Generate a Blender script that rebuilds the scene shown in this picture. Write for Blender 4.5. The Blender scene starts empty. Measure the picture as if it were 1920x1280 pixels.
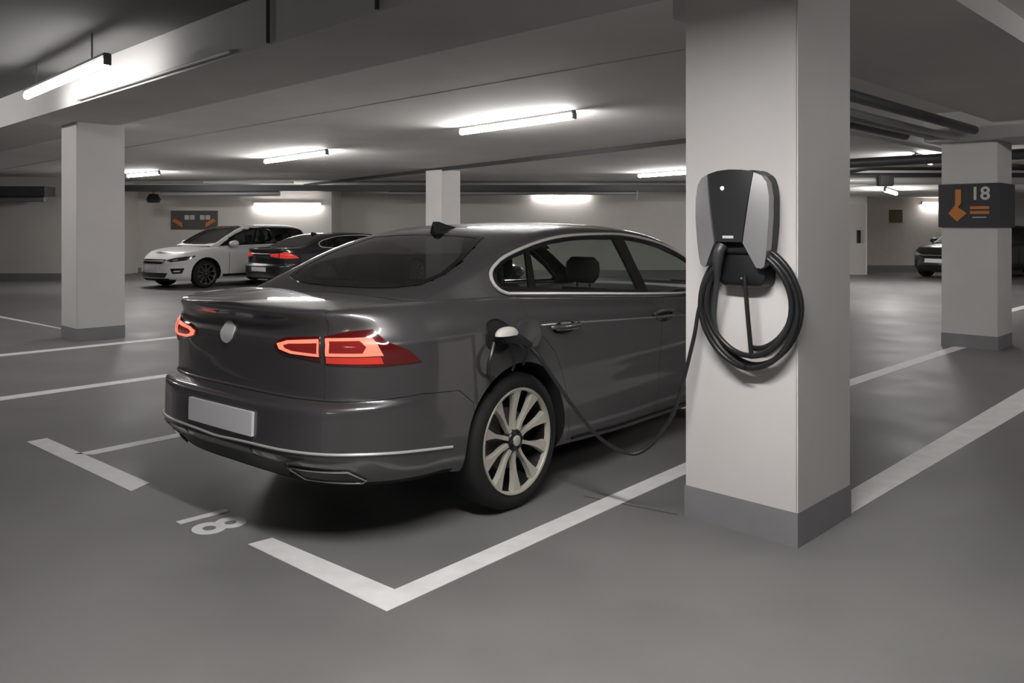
import bpy, bmesh, math, random
import numpy as np
from mathutils import Vector, Matrix
from mathutils.geometry import delaunay_2d_cdt

random.seed(7)
SC = bpy.context.scene
COL = SC.collection
PI = math.pi

# ------------------------------------------------------------------ camera
FPX, HOR, CAMH = 1540.0, 425.0, 1.42
cam_d = bpy.data.cameras.new('camera')
cam = bpy.data.objects.new('camera', cam_d)
COL.objects.link(cam)
cam.location = (0, 0, CAMH)
cam.rotation_euler = (PI / 2, 0, 0)
cam_d.sensor_fit = 'HORIZONTAL'
cam_d.sensor_width = 36.0
cam_d.lens = FPX / 1920 * 36.0
cam_d.shift_x = 0.0
cam_d.shift_y = -(640 - HOR) / 1920.0
cam_d.clip_start = 0.05
cam_d.clip_end = 200
SC.camera = cam

# ------------------------------------------------------------------ world, exposure
wd = bpy.data.worlds.new('world')
SC.world = wd
wd.use_nodes = True
wd.node_tree.nodes['Background'].inputs[0].default_value = (0.9, 0.95, 1.0, 1)
wd.node_tree.nodes['Background'].inputs[1].default_value = 0.0
SC.view_settings.view_transform = 'Standard'
SC.view_settings.look = 'None'
SC.view_settings.gamma = 1.0
SC.view_settings.use_curve_mapping = False
SC.view_settings.exposure = 0.0
SC.cycles.max_bounces = 10
SC.cycles.diffuse_bounces = 5
SC.cycles.glossy_bounces = 5
SC.cycles.transparent_max_bounces = 12
SC.cycles.sample_clamp_indirect = 6.0
SC.cycles.caustics_reflective = False
SC.cycles.caustics_refractive = False
LAMP_POWER = 136.0      # emission of the fluorescent diffusers

# building grid: s runs away to the right, t away to the left (unit vectors in plan)
ER = np.array([0.7009, 0.7133])
EL = np.array([-0.7133, 0.7009])
def st(s, t):
    p = s * ER + t * EL
    return float(p[0]), float(p[1])
ANG_L = math.atan2(EL[1], EL[0])
ANG_R = math.atan2(ER[1], ER[0])

# ------------------------------------------------------------------ materials
MATS = {}
def mat(name, col, rough=0.5, metal=0.0, coat=0.0, coat_rough=0.05, emit=None, emit_s=0.0, noise=0.0, nscale=8.0,
        bump=0.0, bscale=60.0, spec=0.5, rnoise=0.0, stain=0.0):
    if name in MATS: return MATS[name]
    m = bpy.data.materials.new(name); m.use_nodes = True
    nt = m.node_tree; b = nt.nodes['Principled BSDF']
    b.inputs['Base Color'].default_value = (*col, 1)
    b.inputs['Roughness'].default_value = rough
    b.inputs['Metallic'].default_value = metal
    b.inputs['Coat Weight'].default_value = coat
    b.inputs['Coat Roughness'].default_value = coat_rough
    b.inputs['Specular IOR Level'].default_value = spec
    if emit is not None:
        b.inputs['Emission Color'].default_value = (*emit, 1)
        b.inputs['Emission Strength'].default_value = emit_s
    if noise or bump or rnoise:
        tc = nt.nodes.new('ShaderNodeTexCoord')
        n = nt.nodes.new('ShaderNodeTexNoise'); n.inputs['Scale'].default_value = nscale
        n.inputs['Detail'].default_value = 6
        nt.links.new(tc.outputs['Object'], n.inputs['Vector'])
        if noise:
            mr = nt.nodes.new('ShaderNodeMapRange')
            mr.inputs['From Min'].default_value = 0.3; mr.inputs['From Max'].default_value = 0.7
            mr.inputs['To Min'].default_value = 1 - noise; mr.inputs['To Max'].default_value = 1 + noise
            nt.links.new(n.outputs['Fac'], mr.inputs['Value'])
            src = mr.outputs[0]
            if stain:
                n3 = nt.nodes.new('ShaderNodeTexNoise'); n3.inputs['Scale'].default_value = nscale * 0.22
                n3.inputs['Detail'].default_value = 3
                nt.links.new(tc.outputs['Object'], n3.inputs['Vector'])
                m3 = nt.nodes.new('ShaderNodeMapRange')
                m3.inputs['From Min'].default_value = 0.35; m3.inputs['From Max'].default_value = 0.65
                m3.inputs['To Min'].default_value = 1 - stain; m3.inputs['To Max'].default_value = 1 + stain
                nt.links.new(n3.outputs['Fac'], m3.inputs['Value'])
                mu = nt.nodes.new('ShaderNodeMath'); mu.operation = 'MULTIPLY'
                nt.links.new(mr.outputs[0], mu.inputs[0]); nt.links.new(m3.outputs[0], mu.inputs[1])
                src = mu.outputs[0]
            vm = nt.nodes.new('ShaderNodeVectorMath'); vm.operation = 'SCALE'
            vm.inputs[0].default_value = col
            nt.links.new(src, vm.inputs['Scale'])
            nt.links.new(vm.outputs[0], b.inputs['Base Color'])
        if rnoise:
            mr2 = nt.nodes.new('ShaderNodeMapRange')
            mr2.inputs['From Min'].default_value = 0.3; mr2.inputs['From Max'].default_value = 0.7
            mr2.inputs['To Min'].default_value = rough - rnoise; mr2.inputs['To Max'].default_value = rough + rnoise
            nt.links.new(n.outputs['Fac'], mr2.inputs['Value'])
            nt.links.new(mr2.outputs[0], b.inputs['Roughness'])
        if bump:
            n2 = nt.nodes.new('ShaderNodeTexNoise'); n2.inputs['Scale'].default_value = bscale
            n2.inputs['Detail'].default_value = 4
            nt.links.new(tc.outputs['Object'], n2.inputs['Vector'])
            bp = nt.nodes.new('ShaderNodeBump'); bp.inputs['Strength'].default_value = bump
            bp.inputs['Distance'].default_value = 0.01
            nt.links.new(n2.outputs['Fac'], bp.inputs['Height'])
            nt.links.new(bp.outputs[0], b.inputs['Normal'])
    MATS[name] = m
    return m

def glass_mat(name, tint, base=0.06, rough=0.0):
    if name in MATS: return MATS[name]
    m = bpy.data.materials.new(name); m.use_nodes = True
    nt = m.node_tree
    for n in list(nt.nodes): nt.nodes.remove(n)
    o = nt.nodes.new('ShaderNodeOutputMaterial')
    tr = nt.nodes.new('ShaderNodeBsdfTransparent'); tr.inputs[0].default_value = (*tint, 1)
    gl = nt.nodes.new('ShaderNodeBsdfGlossy'); gl.inputs['Roughness'].default_value = rough
    gl.inputs['Color'].default_value = (1, 1, 1, 1)
    # thin pane: Schlick reflectance, the same from both sides
    lw = nt.nodes.new('ShaderNodeLayerWeight'); lw.inputs['Blend'].default_value = 0.5
    pw_ = nt.nodes.new('ShaderNodeMath'); pw_.operation = 'POWER'; pw_.inputs[1].default_value = 5.0
    nt.links.new(lw.outputs['Facing'], pw_.inputs[0])
    fr = nt.nodes.new('ShaderNodeMath'); fr.operation = 'MULTIPLY_ADD'
    fr.inputs[1].default_value = 1-base; fr.inputs[2].default_value = base
    nt.links.new(pw_.outputs[0], fr.inputs[0])
    mx = nt.nodes.new('ShaderNodeMixShader')
    nt.links.new(fr.outputs[0], mx.inputs[0]); nt.links.new(tr.outputs[0], mx.inputs[1])
    nt.links.new(gl.outputs[0], mx.inputs[2]); nt.links.new(mx.outputs[0], o.inputs[0])
    MATS[name] = m
    return m

M_FLOOR = mat('floor_concrete', (0.200, 0.195, 0.192), 0.48, spec=0.35, noise=0.10, nscale=1.6, rnoise=0.07, bump=0.05, bscale=90, stain=0.10)
M_PAINT = mat('line_paint', (0.88, 0.87, 0.855), 0.55, noise=0.06, nscale=9)
M_CEIL = mat('ceiling_concrete', (0.80, 0.78, 0.755), 0.8, noise=0.05, nscale=0.9, bump=0.03, bscale=25, stain=0.05)
M_BEAM = mat('beam_concrete', (0.58, 0.568, 0.555), 0.8, noise=0.05, nscale=0.9, stain=0.05)
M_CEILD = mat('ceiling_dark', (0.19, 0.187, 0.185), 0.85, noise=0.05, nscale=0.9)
M_WALL = mat('wall_plaster', (0.72, 0.69, 0.65), 0.8, noise=0.04, nscale=1.2)
M_WALLD = mat('wall_grey', (0.50, 0.49, 0.48), 0.8, noise=0.05, nscale=1.2)
M_PILLAR = mat('pillar_white', (0.66, 0.635, 0.62), 0.6, noise=0.03, nscale=2.5, bump=0.02, bscale=40)
M_PBASE = mat('pillar_base_grey', (0.235, 0.233, 0.24), 0.55, noise=0.05, nscale=6)
M_BLACK = mat('black_plastic', (0.012, 0.012, 0.013), 0.45)
M_RUBBER = mat('rubber', (0.008, 0.008, 0.008), 0.75)
M_CABLE = mat('cable_rubber', (0.018, 0.018, 0.019), 0.36)
M_DARK = mat('dark_metal', (0.05, 0.05, 0.052), 0.5)
M_PIPE = mat('pipe_grey', (0.30, 0.30, 0.30), 0.45, metal=0.3)
M_LAMP = mat('lamp_diffuser', (0.9, 0.9, 0.9), 0.4, emit=(1.0, 0.968, 0.95), emit_s=LAMP_POWER)
M_LAMPW = mat('wall_lamp_diffuser', (0.9, 0.9, 0.9), 0.4, emit=(1.0, 0.968, 0.95), emit_s=40.0)
M_LAMPN = mat('bay_lamp_diffuser', (0.9, 0.9, 0.9), 0.4, emit=(1.0, 0.968, 0.952), emit_s=250.0)
M_LAMPU = mat('old_lamp_diffuser', (0.9, 0.9, 0.9), 0.4, emit=(1.0, 0.968, 0.95), emit_s=24.0)
M_LAMPH = mat('lamp_housing', (0.22, 0.22, 0.22), 0.5)

# ------------------------------------------------------------------ mesh helpers
def link(o, parent=None):
    COL.objects.link(o)
    if parent is not None: o.parent = parent
    return o

def mk(name, verts, faces, mats, parent=None, smooth=False, sharp=None, fm=None):
    me = bpy.data.meshes.new(name)
    me.from_pydata([tuple(map(float, v)) for v in verts], [], [tuple(map(int, f)) for f in faces])
    me.update()
    if not isinstance(mats, (list, tuple)): mats = [mats]
    for m in mats: me.materials.append(m)
    if fm is not None:
        me.polygons.foreach_set('material_index', fm)
    if smooth:
        me.polygons.foreach_set('use_smooth', [True] * len(me.polygons))
        if sharp: me.set_sharp_from_angle(angle=math.radians(sharp))
    o = bpy.data.objects.new(name, me)
    return link(o, parent)

class MB:
    def __init__(s): s.v = []; s.f = []
    def add(s, vs, fs):
        k = len(s.v); s.v += [tuple(map(float, p)) for p in vs]; s.f += [tuple(i + k for i in f) for f in fs]; return s
    def box(s, lo, hi, M=None):
        x0, y0, z0 = lo; x1, y1, z1 = hi
        vs = [(x0,y0,z0),(x1,y0,z0),(x1,y1,z0),(x0,y1,z0),(x0,y0,z1),(x1,y0,z1),(x1,y1,z1),(x0,y1,z1)]
        if M is not None: vs = [tuple(M @ Vector(p)) for p in vs]
        return s.add(vs, [(0,3,2,1),(4,5,6,7),(0,1,5,4),(1,2,6,5),(2,3,7,6),(3,0,4,7)])
    def prism(s, poly, z0, z1):
        a = sum(poly[i][0]*poly[(i+1)%len(poly)][1]-poly[(i+1)%len(poly)][0]*poly[i][1] for i in range(len(poly)))
        if a < 0: poly = poly[::-1]
        n = len(poly)
        vs = [(p[0], p[1], z0) for p in poly] + [(p[0], p[1], z1) for p in poly]
        fs = [tuple(range(n))[::-1], tuple(range(n, 2*n))] + [(i, (i+1)%n, n+(i+1)%n, n+i) for i in range(n)]
        return s.add(vs, fs)
    def tube(s, pts, r, seg=10, closed=False, caps=True, flat=None):
        P = [Vector(p) for p in pts]; n = len(P)
        R = r if hasattr(r, '__len__') else [r]*n
        T = []
        for i in range(n):
            a = P[(i-1) % n] if (closed or i > 0) else P[i]
            b = P[(i+1) % n] if (closed or i < n-1) else P[i]
            T.append((b-a).normalized())
        up = Vector((0,0,1)) if abs(T[0].z) < .9 else Vector((1,0,0))
        N = (up - T[0]*up.dot(T[0])).normalized()
        vs = []; fs = []
        for i in range(n):
            N = (N - T[i]*N.dot(T[i])).normalized(); B = T[i].cross(N)
            for k in range(seg):
                a = 2*PI*k/seg
                vs.append(P[i] + (N*math.cos(a) + B*math.sin(a))*R[i])
        m = n if closed else n-1
        for i in range(m):
            for k in range(seg):
                j = (i+1) % n
                fs.append((i*seg+k, i*seg+(k+1)%seg, j*seg+(k+1)%seg, j*seg+k))
        if caps and not closed:
            fs.append(tuple(range(seg))[::-1]); fs.append(tuple((n-1)*seg+k for k in range(seg)))
        return s.add(vs, fs)
    def lathe(s, prof, seg=32, M=None, closed=False):
        # prof: (radius, height) pairs about the z axis
        vs = []; fs = []; n = len(prof)
        for r, h in prof:
            for k in range(seg):
                a = 2*PI*k/seg; vs.append(Vector((r*math.cos(a), r*math.sin(a), h)))
        m = n if closed else n-1
        for i in range(m):
            for k in range(seg):
                j = (i+1) % n
                fs.append((i*seg+k, i*seg+(k+1)%seg, j*seg+(k+1)%seg, j*seg+k))
        if M is not None: vs = [M @ v for v in vs]
        return s.add(vs, fs)
    def build(s, name, m, parent=None, smooth=False, sharp=40):
        return mk(name, s.v, s.f, m, parent, smooth, sharp)

def bevel(o, w=0.01, seg=2):
    bm = bmesh.new(); bm.from_mesh(o.data)
    bmesh.ops.bevel(bm, geom=list(bm.edges), offset=w, segments=seg, affect='EDGES', clamp_overlap=True)
    bm.to_mesh(o.data); bm.free()
    return o

def empty(name, loc=(0,0,0), rz=0.0):
    o = bpy.data.objects.new(name, None); o.empty_display_size = 0.2
    o.location = loc; o.rotation_euler = (0, 0, rz)
    return link(o)

def tag(o, label, cat, group=None):
    o['label'] = label; o['category'] = cat
    if group: o['group'] = group
    return o

def struct(o):
    o['kind'] = 'structure'; return o

def pip(px, py, poly):
    # vectorised point in polygon
    px = np.asarray(px); py = np.asarray(py); ins = np.zeros(px.shape, bool)
    n = len(poly)
    for i in range(n):
        x0, y0 = poly[i]; x1, y1 = poly[(i+1) % n]
        if y0 == y1: continue
        c = ((y0 > py) != (y1 > py)) & (px < (x1-x0)*(py-y0)/(y1-y0)+x0)
        ins ^= c
    return ins

def densify(poly, res, closed=True):
    out = []
    n = len(poly)
    for i in range(n if closed else n-1):
        a = np.array(poly[i], float); b = np.array(poly[(i+1) % n], float)
        k = max(1, int(np.ceil(np.linalg.norm(b-a)/res)))
        for j in range(k): out.append(tuple(a+(b-a)*j/k))
    if not closed: out.append(tuple(map(float, poly[-1])))
    return out

def smooth_poly(pts, n=6, closed=True):
    # Catmull-Rom through the points
    P = [np.array(p, float) for p in pts]; m = len(P); out = []
    for i in range(m if closed else m-1):
        p0 = P[(i-1) % m] if (closed or i > 0) else P[i]
        p1 = P[i]; p2 = P[(i+1) % m]
        p3 = P[(i+2) % m] if (closed or i < m-2) else p2
        for j in range(n):
            t = j/n
            out.append(tuple(0.5*((2*p1)+(-p0+p2)*t+(2*p0-5*p1+4*p2-p3)*t*t+(-p0+3*p1-3*p2+p3)*t**3)))
    if not closed: out.append(tuple(P[-1]))
    return out

def offset_poly(poly, d):
    # positive d shrinks
    a = sum(poly[i][0]*poly[(i+1)%len(poly)][1]-poly[(i+1)%len(poly)][0]*poly[i][1] for i in range(len(poly)))
    P = [np.array(p, float) for p in (poly if a > 0 else poly[::-1])]
    n = len(P); out = []
    for i in range(n):
        e0 = P[i]-P[i-1]; e1 = P[(i+1) % n]-P[i]
        n0 = np.array([-e0[1], e0[0]])/(np.linalg.norm(e0)+1e-9); n1 = np.array([-e1[1], e1[0]])/(np.linalg.norm(e1)+1e-9)
        b = n0+n1; l = np.linalg.norm(b)
        b = b/l if l > 1e-6 else n0
        k = d/max(0.35, float(b@n0))
        out.append(tuple(P[i]+b*k))
    return out

def patch(name, surf, outer, m, parent, holes=(), off=0.003, skirt=0.012, res=0.03, smooth=True):
    """a panel of the curved surface surf(x, y, offset) inside the outline, with an edge turned inwards"""
    pts = []; edges = []
    for loop in [outer, *holes]:
        d = densify(loop, res); k = len(pts); n = len(d)
        pts += d; edges += [(k+i, k+(i+1) % n) for i in range(n)]
    ox = [p[0] for p in outer]; oy = [p[1] for p in outer]
    gx = np.arange(min(ox)+res*.5, max(ox), res); gy = np.arange(min(oy)+res*.5, max(oy), res)
    if len(gx) and len(gy):
        X, Y = np.meshgrid(gx, gy); X = X.ravel(); Y = Y.ravel()
        ok = pip(X, Y, outer)
        for h in holes: ok &= ~pip(X, Y, h)
        B = np.array(pts)
        for x, y in zip(X[ok], Y[ok]):
            if np.min((B[:, 0]-x)**2+(B[:, 1]-y)**2) > (res*.45)**2: pts.append((x, y))
    r = delaunay_2d_cdt([Vector(p) for p in pts], edges, [], 0, 1e-7)
    vs2, fs = r[0], r[2]
    cx = np.array([np.mean([vs2[i].x for i in f]) for f in fs]); cy = np.array([np.mean([vs2[i].y for i in f]) for f in fs])
    ok = pip(cx, cy, outer)
    for h in holes: ok &= ~pip(cx, cy, h)
    fs = [list(f) for f, k in zip(fs, ok) if k]
    V = [Vector(surf(v.x, v.y, off)) for v in vs2]
    W = [Vector(surf(v.x, v.y, off+0.01)) for v in vs2]
    f0 = fs[len(fs)//2]
    nrm = (V[f0[1]]-V[f0[0]]).cross(V[f0[2]]-V[f0[0]])
    if nrm.dot(W[f0[0]]-V[f0[0]]) < 0: fs = [f[::-1] for f in fs]
    if skirt:
        cnt = {}
        for f in fs:
            for i in range(len(f)):
                a, b = f[i], f[(i+1) % len(f)]
                cnt[(a, b)] = 1
        bd = [(a, b) for (a, b) in cnt if (b, a) not in cnt]
        mp = {}
        for a, b in bd:
            for q in (a, b):
                if q not in mp:
                    mp[q] = len(V); V.append(Vector(surf(vs2[q].x, vs2[q].y, off-skirt)))
        fs = fs+[[b, a, mp[a], mp[b]] for a, b in bd]
    used = sorted({i for f in fs for i in f}); re = {q: i for i, q in enumerate(used)}
    return mk(name, [V[i] for i in used], [[re[i] for i in f] for f in fs], m, parent, smooth, 50)

def pchip(xs, ys):
    x = np.array(xs, float); y = np.array(ys, float); h = np.diff(x); d = np.diff(y)/h
    n = len(x); m = np.zeros(n)
    for i in range(1, n-1):
        if d[i-1]*d[i] > 0:
            w1 = 2*h[i]+h[i-1]; w2 = h[i]+2*h[i-1]
            m[i] = (w1+w2)/(w1/d[i-1]+w2/d[i])
    m[0] = d[0]; m[-1] = d[-1]
    def f(q):
        q = np.clip(np.asarray(q, float), x[0], x[-1])
        i = np.clip(np.searchsorted(x, q, 'right')-1, 0, n-2)
        t = (q-x[i])/h[i]
        return ((1+2*t)*(1-t)**2*y[i]+t*(1-t)**2*h[i]*m[i]+t*t*(3-2*t)*y[i+1]+t*t*(t-1)*h[i]*m[i+1])
    return f

# ------------------------------------------------------------------ car shape (u forward from the tail, v to the right, z up)
class Shape:
    def __init__(s, P):
        s.P = P; s.L = P['L']
        T = lambda k: pchip(*zip(*P[k]))
        s.zb, s.zt, s.w, s.ur, s.uf, s.tap = T('zbot'), T('ztop'), T('w'), T('ur'), T('uf'), T('taper')
        s.zr, s.vb = T('roof'), T('vbelt')
        s.c0, s.c1 = P['w'][0][0], P['w'][-1][0]
        s.ue, s.ufe, s.pr, s.pf = P['ue'], P['ufe'], P.get('pr', 4.0), P.get('pf', 3.2)
        s.lean, s.n, s.ch = P.get('lean', .40), P.get('n', 2.6), P.get('ch', .075)
        # arc length from the tail centre round the corner, on the reference slice
        x = np.linspace(0, 1, 400); s._th = (PI/2)*x**2
        u, v = s.rear_pt(s._th, .8); s._a = np.concatenate([[0], np.cumsum(np.hypot(np.diff(u), np.diff(v)))])
        u, v = s.front_pt(s._th, .8); s._b = np.concatenate([[0], np.cumsum(np.hypot(np.diff(u), np.diff(v)))])
    def z(s, c, u):
        zb, zt = s.zb(u), s.zt(u)
        return np.where(c < .5, zb+(c-s.c0)/(.5-s.c0)*(.5-zb), .5+(c-.5)/(s.c1-.5)*(zt-.5))
    def c(s, z, u):
        zb, zt = s.zb(u), s.zt(u)
        return np.clip(np.where(z < .5, s.c0+(z-zb)/(.5-zb)*(.5-s.c0), .5+(z-.5)/(zt-.5)*(s.c1-.5)), s.c0, s.c1)
    def rear_pt(s, th, c):
        w = s.w(c)*s.tap(s.ue); ur = s.ur(c)
        return ur+(s.ue-ur)*(1-np.cos(th)), w*np.sin(th)**(2/s.pr)
    def front_pt(s, th, c):
        w = s.w(c)*s.tap(s.ufe); uf = s.uf(c)
        return uf-(uf-s.ufe)*(1-np.cos(th)), w*np.sin(th)**(2/s.pf)
    def side_v(s, u, c):
        if u < s.ue:
            ur = float(s.ur(c)); k = np.clip(1-(u-ur)/(s.ue-ur), -1, 1)
            return float(s.w(c)*s.tap(s.ue)*math.sin(math.acos(k))**(2/s.pr))
        if u > s.ufe:
            uf = float(s.uf(c)); k = np.clip(1-(uf-u)/(uf-s.ufe), -1, 1)
            return float(s.w(c)*s.tap(s.ufe)*math.sin(math.acos(k))**(2/s.pf))
        return float(s.w(c)*s.tap(u))
    def _body(s, a, z):
        sg = 1 if a >= 0 else -1; A = abs(a)
        if A < s._a[-1]:
            th = float(np.interp(A, s._a, s._th)); u = .2
            for _ in range(4):
                c = float(s.c(z, u)); u, v = s.rear_pt(th, c); u = float(u)
        else:
            u = s.ue+A-s._a[-1]; v = s.side_v(u, float(s.c(z, u)))
        return Vector((u, sg*float(v), z))
    def _nose(s, b, z):
        sg = 1 if b >= 0 else -1; A = abs(b)
        if A < s._b[-1]:
            th = float(np.interp(A, s._b, s._th)); u = s.L-.2
            for _ in range(4):
                c = float(s.c(z, u)); u, v = s.front_pt(th, c); u = float(u)
        else:
            u = s.ufe-(A-s._b[-1]); v = s.side_v(u, float(s.c(z, u)))
        return Vector((u, sg*float(v), z))
    def _out(s, f, x, y, off, ref):
        p = f(x, y)
        if off:
            e = .004
            n = (f(x+e, y)-f(x-e, y)).cross(f(x, y+e)-f(x, y-e)).normalized()
            if n.dot(p-ref(p)) < 0: n = -n
            p = p+n*off
        return (p.x, -p.y, p.z)
    def body(s, a, z, off=0.0):
        return s._out(s._body, a, z, off, lambda p: Vector((min(max(p.x, s.ue+.2), s.L-1.2), 0, p.z)))
    def nose(s, b, z, off=0.0):
        return s._out(s._nose, b, z, off, lambda p: Vector((min(max(p.x, 1.2), s.ufe-.2), 0, p.z)))
    def flank(s, sg):
        def f(u, z, off=0.0):
            g = lambda x, y: Vector((x, sg*s.side_v(x, float(s.c(y, x))), y))
            return s._out(g, u, z, off, lambda p: Vector((p.x, 0, p.z)))
        return f
    # greenhouse
    def gv(s, u, z):
        d = z-s.zt(u)
        return s.vb(u)-s.lean*d-.18*d*d
    def g_s(s, u):
        h = s.zr(u)-s.zt(u); ch = np.minimum(s.ch, .45*h)
        zs = s.zr(u)-ch
        return zs, s.gv(u, zs)
    def gtopz(s, u, v):
        zs, vs = s.g_s(u)
        return zs+(s.zr(u)-zs)*(1-np.clip(abs(v)/vs, 0, 1)**s.n)**(1/s.n)
    def glass_side(s, sg):
        def f(u, z, off=0.0):
            g = lambda x, y: Vector((x, sg*float(s.gv(x, y)), y))
            return s._out(g, u, z, off, lambda p: Vector((p.x, 0, p.z-.1)))
        return f
    def glass_top(s):
        def f(u, v, off=0.0):
            g = lambda x, y: Vector((x, y, float(s.gtopz(x, y))))
            return s._out(g, u, v, off, lambda p: Vector((p.x+(.3 if p.x < s.L*.4 else -.3), 0, p.z-.5)))
        return f
# ------------------------------------------------------------------ END SHAPE MATH

def body_mesh(S, cs, nr=22, du=.07, nf=18, K=14, crown=None):
    th = (PI/2)*np.linspace(0, 1, nr)**1.25
    # spacing that keeps the v steps even near the middle
    th = np.arcsin(np.clip(np.sin(th), 0, 1))
    vfrac = np.linspace(0, 1, nr)
    thr = np.arcsin(np.clip((np.where(vfrac < .75, vfrac, vfrac))**S.pr, 0, 1)) * 1.0
    thr = np.unique(np.concatenate([thr, np.linspace(.25, PI/2, nr)]))
    thf = np.unique(np.concatenate([np.arcsin(np.linspace(0, 1, nf)**S.pf), np.linspace(.25, PI/2, nf)]))
    us = np.arange(S.ue+du*.7, S.ufe-du*.3, du)
    rows = []
    for c in cs:
        ur, vr = S.rear_pt(thr, c)
        vs = np.array([S.side_v(u, c) for u in us])
        uf, vf = S.front_pt(thf, c)
        U = np.concatenate([ur, us, uf[::-1]]); V = np.concatenate([vr, vs, vf[::-1]])
        V[0] = 0; V[-1] = 0
        rows.append((U, V, S.z(c, U)))
    N = len(rows[0][0]); n1 = 2*N-2
    verts = []
    for U, V, Z in rows:
        verts += [(U[i], -V[i], Z[i]) for i in range(N)]
        verts += [(U[i], V[i], Z[i]) for i in range(N-2, 0, -1)]
    faces = []
    J = len(cs)
    for j in range(J-1):
        for i in range(n1):
            k = (i+1) % n1
            faces.append((j*n1+i, (j+1)*n1+i, (j+1)*n1+k, j*n1+k))
    def cap(j, top):
        U, V, Z = rows[j]; base = j*n1; idx = {}
        for i in range(1, N-1):
            idx[(i, 0)] = base+i; idx[(i, K)] = base+(2*N-2-i)
            for k in range(1, K):
                q = 1-2*k/K
                z = Z[i]+(crown(U[i], V[i])*(1-q*q) if (top and crown) else 0)
                idx[(i, k)] = len(verts); verts.append((U[i], -V[i]*q, z))
        for i in range(1, N-2):
            for k in range(K):
                f = (idx[(i, k)], idx[(i, k+1)], idx[(i+1, k+1)], idx[(i+1, k)])
                faces.append(f[::-1] if top else f)
        for k in range(K):
            f = (base, idx[(1, k+1)], idx[(1, k)]); g = (base+N-1, idx[(N-2, k)], idx[(N-2, k+1)])
            faces.append(f if not top else f[::-1]); faces.append(g if not top else g[::-1])
    cap(J-1, True); cap(0, False)
    me = bpy.data.meshes.new('body'); me.from_pydata([tuple(map(float, v)) for v in verts], [], faces)
    bm = bmesh.new(); bm.from_mesh(me)
    bmesh.ops.remove_doubles(bm, verts=bm.verts, dist=1e-5)
    bmesh.ops.recalc_face_normals(bm, faces=bm.faces)
    bm.to_mesh(me); bm.free()
    return me

def boolean(meA, meB, op):
    a = bpy.data.objects.new('a', meA); b = bpy.data.objects.new('b', meB)
    COL.objects.link(a); COL.objects.link(b)
    m = a.modifiers.new('b', 'BOOLEAN'); m.object = b; m.operation = op; m.solver = 'EXACT'
    dg = bpy.context.evaluated_depsgraph_get(); dg.update()
    r = bpy.data.meshes.new_from_object(a.evaluated_get(dg))
    bpy.data.objects.remove(a); bpy.data.objects.remove(b)
    return r

def tmp_mesh(mb):
    me = bpy.data.meshes.new('t'); me.from_pydata(mb.v, [], mb.f)
    bm = bmesh.new(); bm.from_mesh(me); bmesh.ops.recalc_face_normals(bm, faces=bm.faces); bm.to_mesh(me); bm.free()
    return me

def cyl_y(u, z, r, y0, y1, seg=64):
    mb = MB(); vs = []
    for y in (y0, y1):
        vs += [(u+r*math.cos(2*PI*k/seg), y, z+r*math.sin(2*PI*k/seg)) for k in range(seg)]
    fs = [tuple(range(seg)), tuple(range(seg, 2*seg))[::-1]]+[(k, seg+k, seg+(k+1)%seg, (k+1)%seg) for k in range(seg)]
    mb.add(vs, fs); return tmp_mesh(mb)

def prism_y(poly, y0, y1):
    n = len(poly); vs = [(p[0], y0, p[1]) for p in poly]+[(p[0], y1, p[1]) for p in poly]
    fs = [tuple(range(n)), tuple(range(n, 2*n))[::-1]]+[(k, n+k, n+(k+1)%n, (k+1)%n) for k in range(n)]
    return tmp_mesh(MB().add(vs, fs))

def mesh_part(name, me, mats, parent, classify=None, sharp=32):
    me.materials.clear()
    for m in mats: me.materials.append(m)
    idx = [0]*len(me.polygons)
    if classify:
        for i, p in enumerate(me.polygons): idx[i] = classify(p.center, p.normal)
    me.polygons.foreach_set('material_index', idx)
    me.polygons.foreach_set('use_smooth', [True]*len(me.polygons))
    me.set_sharp_from_angle(angle=math.radians(sharp))
    me.name = name
    return link(bpy.data.objects.new(name, me), parent)

def greenhouse(S, name, u0, u1, mats, parent, cut_side, cut_rear, cut_front, ns=9, nt=26, du=.028):
    us = np.arange(u0, u1+1e-6, du)
    verts = []; faces = []; fm = []
    m = 2*ns+nt
    for u in us:
        zs, vs = S.g_s(u); zb = float(S.zt(u))-.03
        zr = float(S.zr(u)); row = []
        for k in range(ns+1):
            z = zb+(zs-zb)*k/ns; row.append((float(S.gv(u, z)), z))
        for k in range(1, nt):
            a = PI*k/nt
            q = math.cos(a); v = vs*math.copysign(abs(q)**(2/S.n), q)
            z = zs+(zr-zs)*math.sin(a)**(2/S.n); row.append((v, z))
        for k in range(ns, -1, -1):
            z = zb+(zs-zb)*k/ns; row.append((-float(S.gv(u, z)), z))
        verts += [(u, -v, z) for v, z in row]
    R = m+1
    for i in range(len(us)-1):
        for k in range(m):
            f = (i*R+k, (i+1)*R+k, (i+1)*R+k+1, i*R+k+1)
            c = np.mean([verts[j] for j in f], axis=0)
            if k < ns or k >= ns+nt:
                if bool(pip(c[0], c[2], cut_side)): continue
            else:
                if cut_rear and bool(pip(c[0], c[1], cut_rear)): continue
                if cut_front and bool(pip(c[0], c[1], cut_front)): continue
            faces.append(f)
    o = mk(name, verts, faces, mats, parent, True, 40)
    return o

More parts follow.
